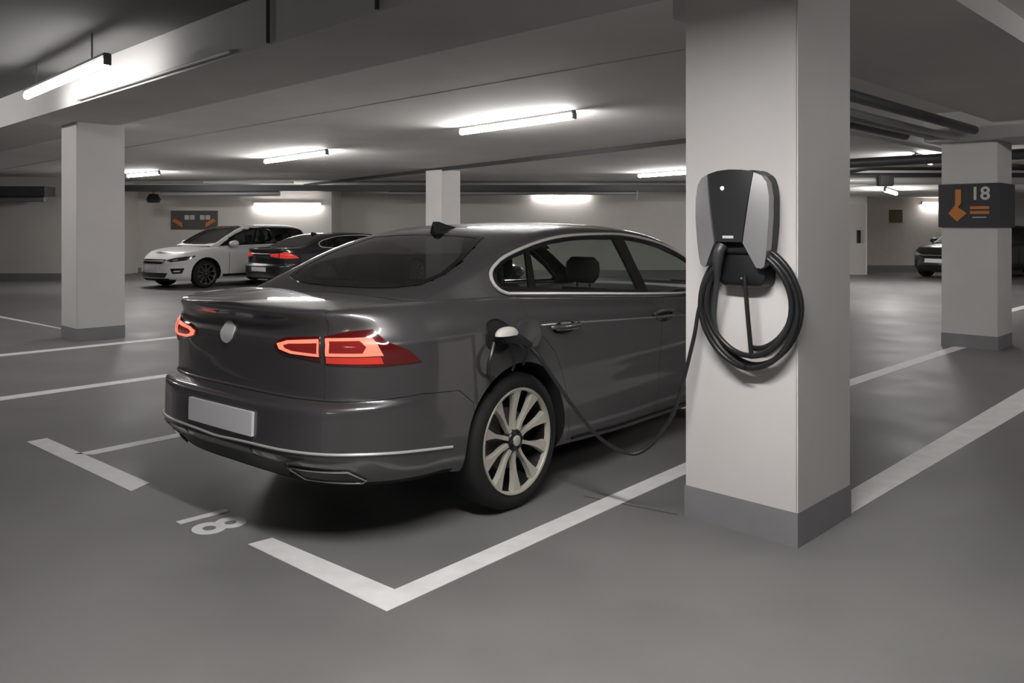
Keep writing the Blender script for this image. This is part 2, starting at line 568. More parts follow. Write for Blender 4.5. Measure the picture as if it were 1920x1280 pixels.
def wheel(parent, u, v, zc, R, rim, sg, style, width=.215):
    """v is the lateral position of the outer face; sg +1 for the right-hand side"""
    # local frame: wheel axis along +z (outwards)
    M = Matrix.Translation((u, -sg*v, zc)) @ Matrix.Rotation(sg*PI/2, 4, 'X')
    prof = [(rim-.004, -.012), (rim+.010, .002), (rim+.030, .006), (R-.035, .004), (R-.012, -.012), (R-.002, -.034), (R, -.06),
            (R, -width+.06), (R-.002, -width+.034), (R-.012, -width+.012), (R-.04, -width), (rim+.004, -width+.012)]
    w = MB()
    # rim: barrel and thin machined lip
    lip = MB().lathe([(rim-.009, .001), (rim+.002, .004), (rim+.004, -.002), (rim, -.02), (rim-.012, -.03), (rim-.012, -.006)], 64, M, True)
    root = lip.build('wheel', style['lip'], parent, True, 40)
    t = MB().lathe(prof, 64, M, True).build('tyre', M_RUBBER, root, True, 40)
    b = MB().lathe([(rim-.008, -.012), (rim-.02, -.05), (rim-.035, -.15), (.06, -.16), (.0, -.16)], 48, M).build('rim_barrel', style['barrel'], root, True, 40)
    d = MB().lathe([(.0, -.085), (.155, -.085), (.16, -.09), (.16, -.105), (.0, -.105)], 48, M).build('brake_disc', M_DARK, root, True, 40)
    n = style['spokes']; a0 = style.get('a0', 0)
    for k in range(n):
        a = a0+2*PI*k/n
        sp = [(.050, .010, -.020), (.10, .0085, -.024), (.15, .0085, -.018), (.20, .0165, -.010), (rim-.006, style.get('flare', .031), -.003)]
        vs = []; fs = []
        for r, hw, h in sp:
            for q, dz in ((-1, 0), (1, 0), (1.25, -.03), (-1.25, -.03)):
                x, y = r, q*hw
                vs.append(M @ Vector((x*math.cos(a)-y*math.sin(a), x*math.sin(a)+y*math.cos(a), h+dz)))
        for i in range(len(sp)-1):
            for j in range(4):
                fs.append((i*4+j, (i+1)*4+j, (i+1)*4+(j+1)%4, i*4+(j+1)%4))
        fs.append((3, 2, 1, 0)); e = (len(sp)-1)*4; fs.append((e, e+1, e+2, e+3))
        bm = MB().add(vs, fs).build('spoke', style['spoke'], root, False)
    # hub, cap, five lug holes
    MB().lathe([(.0, -.012), (.050, -.014), (.056, -.022), (.056, -.06), (.0, -.06)], 40, M).build('hub', style['barrel'], root, True, 40)
    MB().lathe([(.0, -.002), (.022, -.003), (.026, -.006), (.027, -.016)], 32, M).build('hub_cap', style['spoke'], root, True, 40)
    if style.get('lugs', True):
        for k in range(5):
            a = a0+.3+2*PI*k/5
            L = M @ Matrix.Translation((.037*math.cos(a), .037*math.sin(a), -.0135))
            MB().lathe([(.0, .0), (.0075, .0), (.0075, .004), (.0105, .004), (.0105, -.004)], 14, L).build('lug_bolt', M_DARK, root, True, 40)
    return root

def seat(parent, u, v, m, zbase=.45, ztop=1.02, head=True, w=.25):
    mb = MB()
    pts = [(u-.16, 1.0), (u-.05, .55)]
    vs = []
    prof = [(.0, zbase, .07, w), (-.06, .75, .065, w*1.0), (-.12, ztop-.12, .055, w*.9), (-.15, ztop, .035, w*.7)]
    for du, z, th, hw in prof:
        for a in range(12):
            t = 2*PI*a/12
            vs.append((u+du+th*math.copysign(abs(math.cos(t))**.7, math.cos(t)), -(v+hw*math.copysign(abs(math.sin(t))**.6, math.sin(t))), z))
    fs = []
    for i in range(len(prof)-1):
        for a in range(12): fs.append((i*12+a, i*12+(a+1)%12, (i+1)*12+(a+1)%12, (i+1)*12+a))
    fs.append(tuple(range(12))[::-1]); fs.append(tuple(36+a for a in range(12)))
    s = MB().add(vs, fs).build('seat', m, parent, True, 60)
    h = MB(); vs = []; hz = ztop+.115
    hp = [(-.085, .03, .09), (-.05, .055, .12), (.0, .06, .13), (.05, .055, .125), (.085, .03, .09)]
    for dz, th, hw in hp:
        for a in range(12):
            t = 2*PI*a/12
            vs.append((u-.165+th*math.cos(t), -(v+hw*math.copysign(abs(math.sin(t))**.7, math.sin(t))), hz+dz))
    fs = []
    for i in range(len(hp)-1):
        for a in range(12): fs.append((i*12+a, i*12+(a+1)%12, (i+1)*12+(a+1)%12, (i+1)*12+a))
    fs.append(tuple(range(12))[::-1]); fs.append(tuple(48+a for a in range(12)))
    MB().add(vs, fs).build('headrest', m, s, True, 60)
    st_ = MB()
    for q in (-.05, .05): st_.tube([(u-.15, -(v+q), ztop-.03), (u-.16, -(v+q), hz-.05)], .007, 8)
    st_.build('headrest_post', M_DARK, s, True)
    return s

# ------------------------------------------------------------------ the place: floor, ceiling, walls, pillars
def st_box(mb, s0, s1, t0, t1, z0, z1):
    return mb.prism([st(s0, t0), st(s1, t0), st(s1, t1), st(s0, t1)], z0, z1)

floor = struct(MB().box((-24, -9, -.2), (19, 30, 0)).build('floor', M_FLOOR))
XL, XR, YN, YF = -22.0, 17.0, -7.0, 27.0
struct(MB().box((XL-.2, YN, 0), (XL, YF, 3.3)).build('wall_left', M_WALLD))
struct(MB().box((XR, YN, 0), (XR+.2, YF, 3.3)).build('wall_right', M_WALLD))
struct(MB().box((XL-.2, YN-.2, 0), (XR+.2, YN, 3.3)).build('wall_near', M_WALLD))
struct(MB().box((-5.6, YF, 0), (XR+.2, YF+.2, 3.3)).build('wall_back', M_WALL))
struct(MB().box((-11.6, 25.5, 0), (-5.6, YF+.2, 3.3)).build('wall_back.001', M_WALL))
struct(MB().box((XL, 21.9, 0), (-11.6, YF+.2, 3.3)).build('wall_back.002', M_WALL))
struct(MB().box((XL, 21.87, 0), (-11.6, 21.9, .18)).build('baseboard_back', M_PBASE))
struct(MB().box((-11.6, 25.47, 0), (-5.6, 25.5, .15)).build('baseboard_back.001', M_PBASE))
# right-hand back corner: bright wall with a door, beige wall set back beside it
struct(MB().box((9.0, 24.4, 0), (10.55, YF, 3.3)).build('wall_right_block', mat('wall_bright', (.82, .79, .74), .8)))
struct(MB().box((10.55, 25.6, 0), (XR, YF, 3.3)).build('wall_right_niche', mat('wall_beige', (.70, .65, .60), .8, noise=.04)))
struct(MB().box((10.56, 25.56, 0), (XR, 25.6, .22)).build('baseboard_right', M_PBASE))

# ceiling: high near slab, downstand beam, far slab in two pours, lower slab behind
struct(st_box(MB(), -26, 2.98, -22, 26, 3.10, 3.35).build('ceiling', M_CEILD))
struct(st_box(MB(), 2.98, 3.97, -22, 26, 2.72, 3.35).build('beam', M_BEAM))
struct(st_box(MB(), 3.97, 5.30, -22, 26, 2.752, 3.35).build('ceiling.001', M_CEIL))
def ceil_poly(name, poly, z0, z1, m): return struct(MB().prism(poly, z0, z1).build(name, m))
struct(st_box(MB(), 5.318, 44, -26, 30, 2.75, 3.35).build('ceiling.002', M_CEIL))
kd = np.array([-7.35, 10.64])/np.hypot(7.35, 10.64)
A0 = np.array([2.53, 12.56])-kd*2.4; A1 = A0+kd*26
rt = A0+ER*30
lower = [tuple(A0), tuple(A1), (-12, 40), (30, 40), tuple(rt)]
ceil_poly('ceiling_lower', lower, 2.70, 2.80, M_CEIL)
nrm = np.array([-kd[1], kd[0]])
tr = MB().prism([tuple(A0+nrm*.05), tuple(A1+nrm*.05), tuple(A1), tuple(A0)], 2.675, 2.752)
struct(tr.build('shadow_gap_strip', M_BLACK))  # black strip standing in for the shadow gap at the slab step
# cross beam and the beam over the far row of pillars, right-hand side
struct(st_box(MB(), 3.97, 10.4, 1.35, 2.62, 2.60, 2.9).build('beam.001', M_BEAM))
struct(st_box(MB(), 10.40, 11.5, -12, 3.35, 2.42, 2.9).build('beam.002', M_BEAM))
struct(MB().box((7.6, 17.5, 2.32), (XR, YF, 2.62)).build('ceiling_soffit', M_CEIL))

# pillars: white shaft with a grey painted foot
def pillar(name, s, t, top, size=.575):
    o = struct(st_box(MB(), s, s+size, t, t+size, 0, top).build(name, M_PILLAR))
    bevel(o, .006, 2)
    b = st_box(MB(), s-.003, s+size+.003, t-.003, t+size+.003, 0, .155).build('pillar_foot', M_PBASE, o)
    return o
P_MAIN = pillar('pillar', 3.470, 1.643, 2.72)
P_LEFT = pillar('pillar.001', 3.475, 10.97, 2.72)
P_SIGN = pillar('pillar.002', 10.635, 2.63, 2.42, .60)
P_MID = pillar('pillar.003', 12.02, 14.02, 2.70, .56)

# painted markings on the floor
def line(poly, name='bay_line'):
    return struct(MB().prism(poly, 0.0, .0015).build(name, M_PAINT, floor))
line([(-3.205, 5.425), (-3.125, 5.520), (-2.012, 4.556), (-2.045, 4.410)])
line([(-2.735, 5.133), (-2.610, 5.120), (-.2, 7.93), (-.29, 8.01)])
line([(-1.181, 3.675), (-1.094, 3.750), (-.459, 3.216), (-.463, 3.033)])
line([(-.459, 3.216), (.98, 4.872), (2.6, 6.74), (2.70, 6.66), (.935, 4.645), (-.463, 3.033)])
line([(1.55, 4.14), (4.499, 7.217), (7.2, 9.95), (7.32, 9.86), (3.951, 6.339), (1.60, 3.99)])
line([(2.6, 7.1), (4.906, 9.42), (6.25, 10.72), (6.33, 10.62), (4.80, 9.12), (2.7, 7.0)])
line([(-7.2, 3.55), (-4.27, 6.855), (-3.30, 7.95), (.4, 12.1), (.50, 12.0), (-3.2, 7.83), (-4.16, 6.73), (-7.1, 3.42)])
line([(-8.2, 6.42), (-5.70, 9.15), (-4.322, 10.664), (-2.0, 13.2), (-1.9, 13.1), (-4.21, 10.54), (-5.58, 9.02), (-8.1, 6.30)])
line([(-8.163, 13.095), (-6.30, 11.49), (-6.24, 11.40), (-8.08, 12.90)])
line([(8.45, 14.03), (9.9, 15.5), (10.02, 15.38), (8.05, 13.40)])

def text_mesh(s, size, depth=.0015):
    cu = bpy.data.curves.new('t', 'FONT'); cu.body = s; cu.size = size; cu.extrude = depth/2
    cu.align_x = 'CENTER'; cu.align_y = 'CENTER'; cu.resolution_u = 6; cu.offset = size*.022
    o = bpy.data.objects.new('t', cu); COL.objects.link(o)
    dg = bpy.context.evaluated_depsgraph_get(); dg.update()
    me = bpy.data.meshes.new_from_object(o.evaluated_get(dg))
    bpy.data.objects.remove(o)
    return me
def text_obj(name, s, size, m, M, parent=None, depth=.0015):
    me = text_mesh(s, size, depth); me.transform(M); me.materials.clear(); me.materials.append(m)
    return link(bpy.data.objects.new(name, me), parent)
# bay number, read from the aisle
Mx = Matrix(((-EL[0], ER[0], 0, -1.462), (-EL[1], ER[1], 0, 3.957), (0, 0, 1, .001), (0, 0, 0, 1)))
struct(text_obj('bay_number', '18', .345, M_PAINT, Mx, floor))
# saw-cut joint in the slab by the pillar
struct(MB().prism([(.38, 4.335), (.82, 4.055), (.815, 4.046), (.375, 4.326)], 0, .0012).build('floor_joint', mat('joint', (.08, .078, .075), .8), floor))

# ------------------------------------------------------------------ ceiling lights
def ceiling_light(p0, p1, z, top, label, group='fluorescent ceiling lights', drop=False, hood=False, lamp=None):
    p0 = np.array(p0); p1 = np.array(p1); L = float(np.hypot(*(p1-p0))); c = (p0+p1)/2
    a = math.atan2(p1[1]-p0[1], p1[0]-p0[0])
    r = empty('ceiling_light', (float(c[0]), float(c[1]), z), a)
    tag(r, label, 'light', group)
    h = MB(); h.box((-L/2-.02, -.034, .035), (L/2+.02, .034, .07)); ho = h.build('housing', M_LAMPH, r); bevel(ho, .008, 2)
    # the diffuser is a round opal tube under a narrow housing, so it also washes the ceiling
    xs = [-L/2, -L/2+.01, L/2-.01, L/2]; rr = [.026, .036, .036, .026]
    MB().tube([(x, 0, .0) for x in xs], rr, 18).build('diffuser', lamp or M_LAMP, r, True, 50)
    for q in (-1, 1):
        MB().box((q*(L/2+.012)-.012, -.03, -.03), (q*(L/2+.012)+.012, .03, .04)).build('end_cap', M_LAMPH, r)
    if drop:
        for q in (-1, 1): MB().tube([(q*L*.35, 0, .06), (q*L*.35, 0, top-z)], .008, 8).build('hanger', M_LAMPH, r)
    if hood:
        # trough reflector: keeps the light off the ceiling
        pr = [(-.125, -.052), (-.06, .055), (.06, .055), (.125, -.052), (.131, -.049), (.066, .063), (-.066, .063), (-.131, -.049)]
        vs = [(x, y, zz) for x in (-L/2-.03, L/2+.03) for y, zz in pr]
        MB().add(vs, [tuple(range(8))[::-1], tuple(range(8, 16))]+[(k, (k+1)%8, 8+(k+1)%8, 8+k) for k in range(8)]).build('reflector', M_LAMPH, r)
    elif not drop and top-z > .072:
        MB().box((-L*.4, -.03, .065), (L*.4, .03, top-z)).build('mounting_rail', M_LAMPH, r)
    return r
ceiling_light((-5.125, 8.674), (-3.383, 6.855), 2.80, 3.10, 'long batten light on the dark high ceiling at the upper left, above the left pillar', drop=True, lamp=M_LAMPU)
ceiling_light((-.676, 10.963), (.70, 9.374), 2.68, 2.75, 'large batten light on the ceiling above the roof of the charging sedan')
ceiling_light((-4.771, 15.905), (-3.177, 14.061), 2.68, 2.75, 'batten light on the ceiling straight above the dark parked sedan')
ceiling_light((-9.549, 20.425), (-8.341, 19.404), 2.68, 2.75, 'short distant batten light right beside the top of the left pillar')
ceiling_light((3.03, 19.6), (4.25, 17.9), 2.63, 2.70, 'batten light half hidden by the charger pillar, at its left edge')
ceiling_light((6.90, 14.09), (7.75, 15.2), 2.60, 2.70, 'topmost of the small far lights between the two right-hand pillars')
ceiling_light((8.35, 18.4), (9.5, 20.3), 2.235, 2.32, 'middle one of the small far lights between the two right-hand pillars')
# battens above the picture: one over the gap between the car and the pillar, one added over the aisle behind the viewer for ambient light
ceiling_light((-.62, 2.36), (.52, 1.22), 2.74, 3.10, 'hooded batten light above the charging bay, over the edge of the picture', drop=True, hood=True, lamp=M_LAMPN)
ceiling_light((-2.6, -3.2), (-3.6, -2.2), 2.74, 3.10, 'hooded fill light added over the aisle behind the viewer', drop=True, hood=True)

# battens beyond the left and right edges; right one is an added fill
ceiling_light((-9.3, 9.1), (-7.9, 7.7), 2.95, 3.10, 'batten light beyond the left edge of the picture', drop=True)
ceiling_light((6.2, 6.3), (7.3, 5.2), 2.62, 2.752, 'unseen fill light added beyond the right edge of the picture', drop=True)

def wall_light(x0, x1, y, z, label):
    c = (x0+x1)/2; L = x1-x0
    r = empty('wall_light', (c, y, z)); tag(r, label, 'light')
    MB().box((-L/2, -.07, -.02), (L/2, 0, .06)).build('housing', M_LAMPH, r)
    d = MB().box((-L/2+.02, -.12, -.035), (L/2-.02, -.05, .0)).build('diffuser', M_LAMPW, r); bevel(d, .01, 2)
    return r
wall_light(-8.0, -5.9, 25.5, 2.11, 'wall batten light on the bright wall behind the white car')
wall_light(.7, 2.55, 27.0, 2.50, 'wall batten light on the back wall above the roof of the charging sedan')
wall_light(12.75, 13.5, 25.6, 2.14, 'lowest of the far lights, level with the sign on the right pillar')

# ------------------------------------------------------------------ ducts, pipes, trunking
def pipe(name, pts, r, m, label, cat, seg=12, group=None, brackets=None):
    o = MB().tube(pts, r, seg).build(name, m, None, True)
    return tag(o, label, cat, group)
d = MB().box((-11.5, 23.2, 2.43), (9.5, 23.75, 2.60)).build('ventilation_duct', M_DARK); tag(d, 'long dark ventilation duct under the far ceiling before the back wall', 'duct')
d = MB().box((-21.5, 20.9, 2.20), (-11.9, 21.4, 2.45)).build('ventilation_duct', M_DARK); tag(d, 'dark ventilation duct at the far left edge beyond the left pillar', 'duct')
pipe('pipe', [(-21.5, 21.1, 2.128), (-12.0, 21.1, 2.128)], .07, M_PIPE, 'grey pipe fixed under the dark duct at the far left edge', 'pipe')
pipe('pipe', [(-9.95, 23.35, 2.350), (-6.6, 23.35, 2.365)], .07, M_PIPE, 'grey pipe under the long duct right of the left pillar', 'pipe')
pipe('pipe', [(-3.5, 23.4, 2.378), (3.6, 23.4, 2.378)], .05, M_PIPE, 'pale pipe under the long duct, passing behind the middle pillar', 'pipe')
t = MB().box((-9.0, 23.95, 2.68), (-6.4, 24.07, 2.75)).build('cable_trunking', mat('trunking_white', (.6, .6, .58), .5)); tag(t, 'white cable trunking on the ceiling above the parked white car', 'trunking')
t = MB().tube([(*st(2.955, 9.3), 2.755), (*st(2.955, 5.9), 2.755)], .016, 8).build('conduit', mat('trunking_white', (.6, .6, .58), .5), None, True); tag(t, 'thin pale conduit along the foot of the beam below the upper left light', 'conduit')
for tt, lab in ((5.35, 'short vertical conduit on the beam face, left of the pair at the top'), (4.05, 'short vertical conduit on the beam face, right of the pair at the top')):
    o = MB().tube([(*st(2.96, tt), 3.1), (*st(2.96, tt), 2.73)], .014, 8).build('conduit', M_DARK, None, True); tag(o, lab, 'conduit')
for k, (t_, z_, r_, m_, lab) in enumerate(((2.80, 2.52, .05, M_DARK, 'black pipe hugging the cross beam between the two right pillars'),
                                    (2.98, 2.44, .035, M_PIPE, 'grey pipe nearest the cross beam, second from the beam'),
                                    (3.25, 2.47, .03, M_PIPE, 'thin grey pipe third from the cross beam between the right pillars'),
                                    (3.55, 2.52, .06, M_DARK, 'thick dark pipe fourth from the cross beam between the right pillars'))):
    pipe('pipe', [(*st(1.69*t_, t_), z_), (*st(10.35, t_), z_)], r_, m_, lab, 'pipe')
for k, (s_, z_, r_, m_, lab) in enumerate(((12.2, 2.36, .07, M_DARK, 'dark pipe crossing behind the pillar with the orange arrow sign, nearest of the crossing pipes'),
                                    (13.2, 2.45, .045, M_PIPE, 'pale pipe crossing just beyond the dark one behind the sign pillar'))):
    pipe('pipe', [(*st(s_, 5.6), z_), (*st(s_, -6), z_)], r_, m_, lab, 'pipe')
pipe('pipe', [(5.5, 17.2, 2.47), (16.5, 17.2, 2.47)], .08, M_DARK, 'dark pipe in front of the soffit at the far right', 'pipe')
pipe('pipe', [(5.5, 16.8, 2.36), (16.5, 16.8, 2.36)], .07, mat('pipe_pale', (.45, .44, .42), .4, metal=.2), 'pale lagged pipe in front of the soffit with a black box on it', 'pipe')
b = MB().box((7.42, 16.58, 2.24), (7.72, 16.728, 2.46)).build('junction_box', M_BLACK); bevel(b, .02); tag(b, 'black box on the pale pipe at the far right', 'box')
r = empty('loudspeaker', (-10.25, 23.48, 2.25)); tag(r, 'small black loudspeaker hanging under the duct left of the white car', 'loudspeaker')
x = MB().lathe([(.0, -.14), (.16, -.14), (.2, -.05), (.12, .1), (.0, .12)], 20).build('speaker_body', M_BLACK, r, True)
MB().tube([(0, 0, .1), (0, 0, .18)], .02, 8).build('hanger', M_DARK, r)
r = MB().tube([(3.55, 23.3, 2.44), (3.55, 23.3, 2.18)], .018, 8).build('duct_hanger', M_PIPE, None, True); tag(r, 'pale vertical rod hanging from the duct left of the charger pillar', 'rod')

# ------------------------------------------------------------------ signs and the door
M_SIGN = mat('sign_dark', (.045, .045, .052), .5)
M_ORANGE = mat('sign_orange', (.62, .22, .05), .55)
M_SWHITE = mat('sign_white', (.62, .62, .6), .55)
# sign wrapped round the far pillar
sg_root = empty('direction_sign', (*st(10.635, 2.63), 1.67)); tag(sg_root, 'dark sign with orange arrow and number 18 wrapped round the right-hand pillar', 'sign')
sb = MB()
def rel(s, t): 
    x, y = st(s, t); return (x-sg_root.location.x, y-sg_root.location.y)
sb.prism([rel(10.605, 2.60), rel(10.605, 3.255), rel(10.634, 3.255), rel(10.634, 2.629), rel(11.25, 2.629), rel(11.25, 2.60)], -.255, .255)
sb.build('sign_board', M_SIGN, sg_root)
# on the board: x along -t, y up, facing the aisle
sx = rel(10.603, 2.93)
Ms = Matrix(((-EL[0], 0, -ER[0], sx[0]), (-EL[1], 0, -ER[1], sx[1]), (0, 1, 0, 0), (0, 0, 0, 1)))
text_obj('sign_number', '18', .21, M_SWHITE, Ms @ Matrix.Translation((.125, .13, .001)), sg_root, .003)
ar = [(-.135, .20), (-.085, .20), (-.085, .02), (-.125, -.035), (-.01, -.045), (-.115, -.21), (-.215, -.10), (-.165, -.06), (-.135, .0)]
ar = [(-.14, .19), (-.075, .19), (-.075, .03), (-.11, -.02), (-.015, -.09), (-.12, -.19), (-.215, -.09), (-.175, -.04), (-.14, .01)]
def flat(name, poly, m, M, parent, d=.003):
    mb = MB().prism(poly, 0, d); mb.v = [tuple(M @ Vector(v)) for v in mb.v]
    return mb.build(name, m, parent)
flat('arrow', ar, M_ORANGE, Ms, sg_root)
for y0 in (-.045, -.10):
    flat('text_line', [(.02, y0), (.22, y0), (.22, y0+.034), (.02, y0+.034)], M_ORANGE, Ms, sg_root)
flat('underline', [(.045, -.146), (.19, -.146), (.19, -.134), (.045, -.134)], M_SWHITE, Ms, sg_root)

r = empty('direction_sign', (-9.85, 25.47, 1.62)); tag(r, 'distant dark sign with two orange arrows on the wall above the white car', 'sign')
MB().box((-.72, -.03, -.28), (.72, .03, .30)).build('sign_board', mat('sign_brown', (.10, .092, .09), .6), r)
for q in (-1, 1):
    a = [(q*.36, -.22), (q*.68, -.02), (q*.60, .06), (q*.36, -.08)]
    mb = MB().prism(a if q < 0 else a, 0, .01); mb.v = [(v[0], -.031-v[2], v[1]) for v in mb.v]; mb.build('arrow', M_ORANGE, r)
for q in (-.12, .36):
    mb = MB()
    for k in range(2): mb.box((q-.17+k*.17, -.04, .02), (q-.03+k*.17, -.029, .16))
    mb.build('lettering', M_SWHITE, r)

door = struct(MB().box((9.55, 24.36, 0), (10.45, 24.42, 2.1)).build('door_1', mat('door_white', (.62, .59, .55), .5)))
MB().box((10.22, 24.26, .95), (10.30, 24.36, 1.32)).build('door_handle', M_BLACK, door)
r = MB().box((11.75, 25.55, 1.55), (12.15, 25.6, 1.95)).build('wall_sign', mat('sign_olive', (.12, .10, .05), .6)); tag(r, 'small dark sign on the beige wall at the far right', 'sign')

# ------------------------------------------------------------------ cars
def style_mats(prefix, paint, **k):
    return paint
M_CARP = mat('car_paint_grey', (.088, .085, .087), .36, metal=.5, coat=1.0, coat_rough=.03)
M_BRIGHT = mat('bright_trim', (.74, .72, .69), .34, metal=.45)
M_CHROME = mat('chrome', (.85, .83, .79), .28, metal=1.0)
M_GAP = mat('gap_black', (.004, .004, .004), .9)
M_TRIMB = mat('gloss_black', (.006, .006, .006), .12, coat=.5)
M_GLASS = glass_mat('side_glass', (.66, .70, .68))
M_GLASSD = glass_mat('rear_glass', (.14, .14, .14), .17)
M_GLASSB = glass_mat('tinted_glass', (.22, .24, .24), .07)
M_SEAT = mat('seat_fabric', (.018, .018, .019), .7)
M_PLATE = mat('plate_white', (.78, .78, .80), .45)
M_LENS = mat('lamp_lens_red', (.10, .006, .006), .12, coat=1.0)
M_GLOW = mat('lamp_glow_red', (.6, .08, .05), .4, emit=(1.0, .26, .17), emit_s=1.05)
M_GLOWL = mat('lamp_glow_low', (.5, .03, .02), .3, emit=(1.0, .08, .05), emit_s=.26)
M_GLOWD = mat('lamp_glow_dim', (.16, .01, .01), .15, emit=(1.0, .07, .05), emit_s=.11, coat=1.0)
M_ALLOY = mat('alloy_machined', (.62, .595, .52), .36, metal=.35)
M_ALLOYD = mat('alloy_black', (.02, .02, .02), .35, metal=.4)

SEDAN = dict(L=4.77,
    zbot=[(0,.30),(.55,.295),(.75,.265),(1.5,.235),(2.2,.205),(3.3,.20),(4.0,.22),(4.77,.24)],
    ztop=[(0,1.052),(.3,1.062),(.65,1.07),(1.08,1.068),(2.0,1.012),(2.9,.957),(3.6,.935),(4.1,.88),(4.5,.79),(4.77,.70)],
    w=[(.20,.845),(.24,.872),(.30,.892),(.37,.901),(.42,.903),(.5,.902),(.6,.905),(.7,.911),(.8,.914),(.875,.916),(.91,.918),(.925,.915),(.935,.905),(.96,.885),(1.0,.862),(1.03,.84),(1.05,.818),(1.062,.80),(1.07,.782)],
    ur=[(.20,.07),(.28,.015),(.34,-.02),(.39,-.055),(.41,-.062),(.45,-.060),(.52,-.058),(.6,-.056),(.635,-.052),(.652,-.04),(.664,-.01),(.675,.022),(.69,.034),(.75,.036),(.84,.034),(.90,.026),(.93,.030),(.955,.042),(.985,.046),(1.02,.030),(1.045,.008),(1.06,.0),(1.07,.008)],
    uf=[(.20,4.66),(.3,4.74),(.45,4.77),(.6,4.76),(.75,4.73),(.9,4.70),(1.07,4.62)],
    taper=[(0,.97),(.52,.985),(1.1,1.0),(2.4,1.0),(3.5,.995),(4.05,.97),(4.77,.9)],
    ue=.52, ufe=4.05,
    roof=[(.60,1.075),(.70,1.125),(.85,1.20),(1.0,1.265),(1.15,1.322),(1.3,1.368),(1.5,1.412),(1.75,1.438),(2.05,1.448),(2.4,1.44),(2.75,1.41),(3.0,1.36),(3.25,1.265),(3.55,1.12),(3.9,.945)],
    vbelt=[(.6,.69),(.8,.74),(1.05,.785),(1.4,.80),(2.4,.80),(3.3,.785),(3.9,.75)],
    lean=.40, n=2.7, ch=.07)

DLO = smooth_poly([(1.015, 1.150), (1.025, 1.185), (1.075, 1.222), (1.19, 1.268), (1.455, 1.325), (1.75, 1.360), (2.1, 1.371), (2.5, 1.364),
                   (2.9, 1.309), (3.15, 1.235), (3.4, 1.12)], 5, False) + [(3.62, .985), (3.60, .948)] + \
      [(2.9, .966), (2.45, .991), (2.0, 1.020), (1.5, 1.052), (1.3, 1.064)] + smooth_poly([(1.10, 1.076), (1.055, 1.092), (1.025, 1.120), (1.015, 1.150)], 4, False)[:-1]

def window_polys():
    quarter = smooth_poly([(1.055, 1.150), (1.09, 1.200), (1.19, 1.245)], 3, False)+[(1.345, 1.277), (1.275, 1.094)]+[(1.11, 1.104), (1.065, 1.125)]
    rear = [(1.395, 1.288), (1.60, 1.322), (1.85, 1.341), (2.1, 1.345), (2.325, 1.341), (2.35, 1.2), (2.385, 1.024), (2.0, 1.046), (1.335, 1.090)]
    front = [(2.47, 1.338), (2.7, 1.314), (2.9, 1.277), (3.15, 1.200), (3.38, 1.095), (3.56, .99), (3.56, .976), (2.9, .992), (2.515, 1.013), (2.48, 1.2)]
    return quarter, rear, front

def mirror(poly, sg): return poly

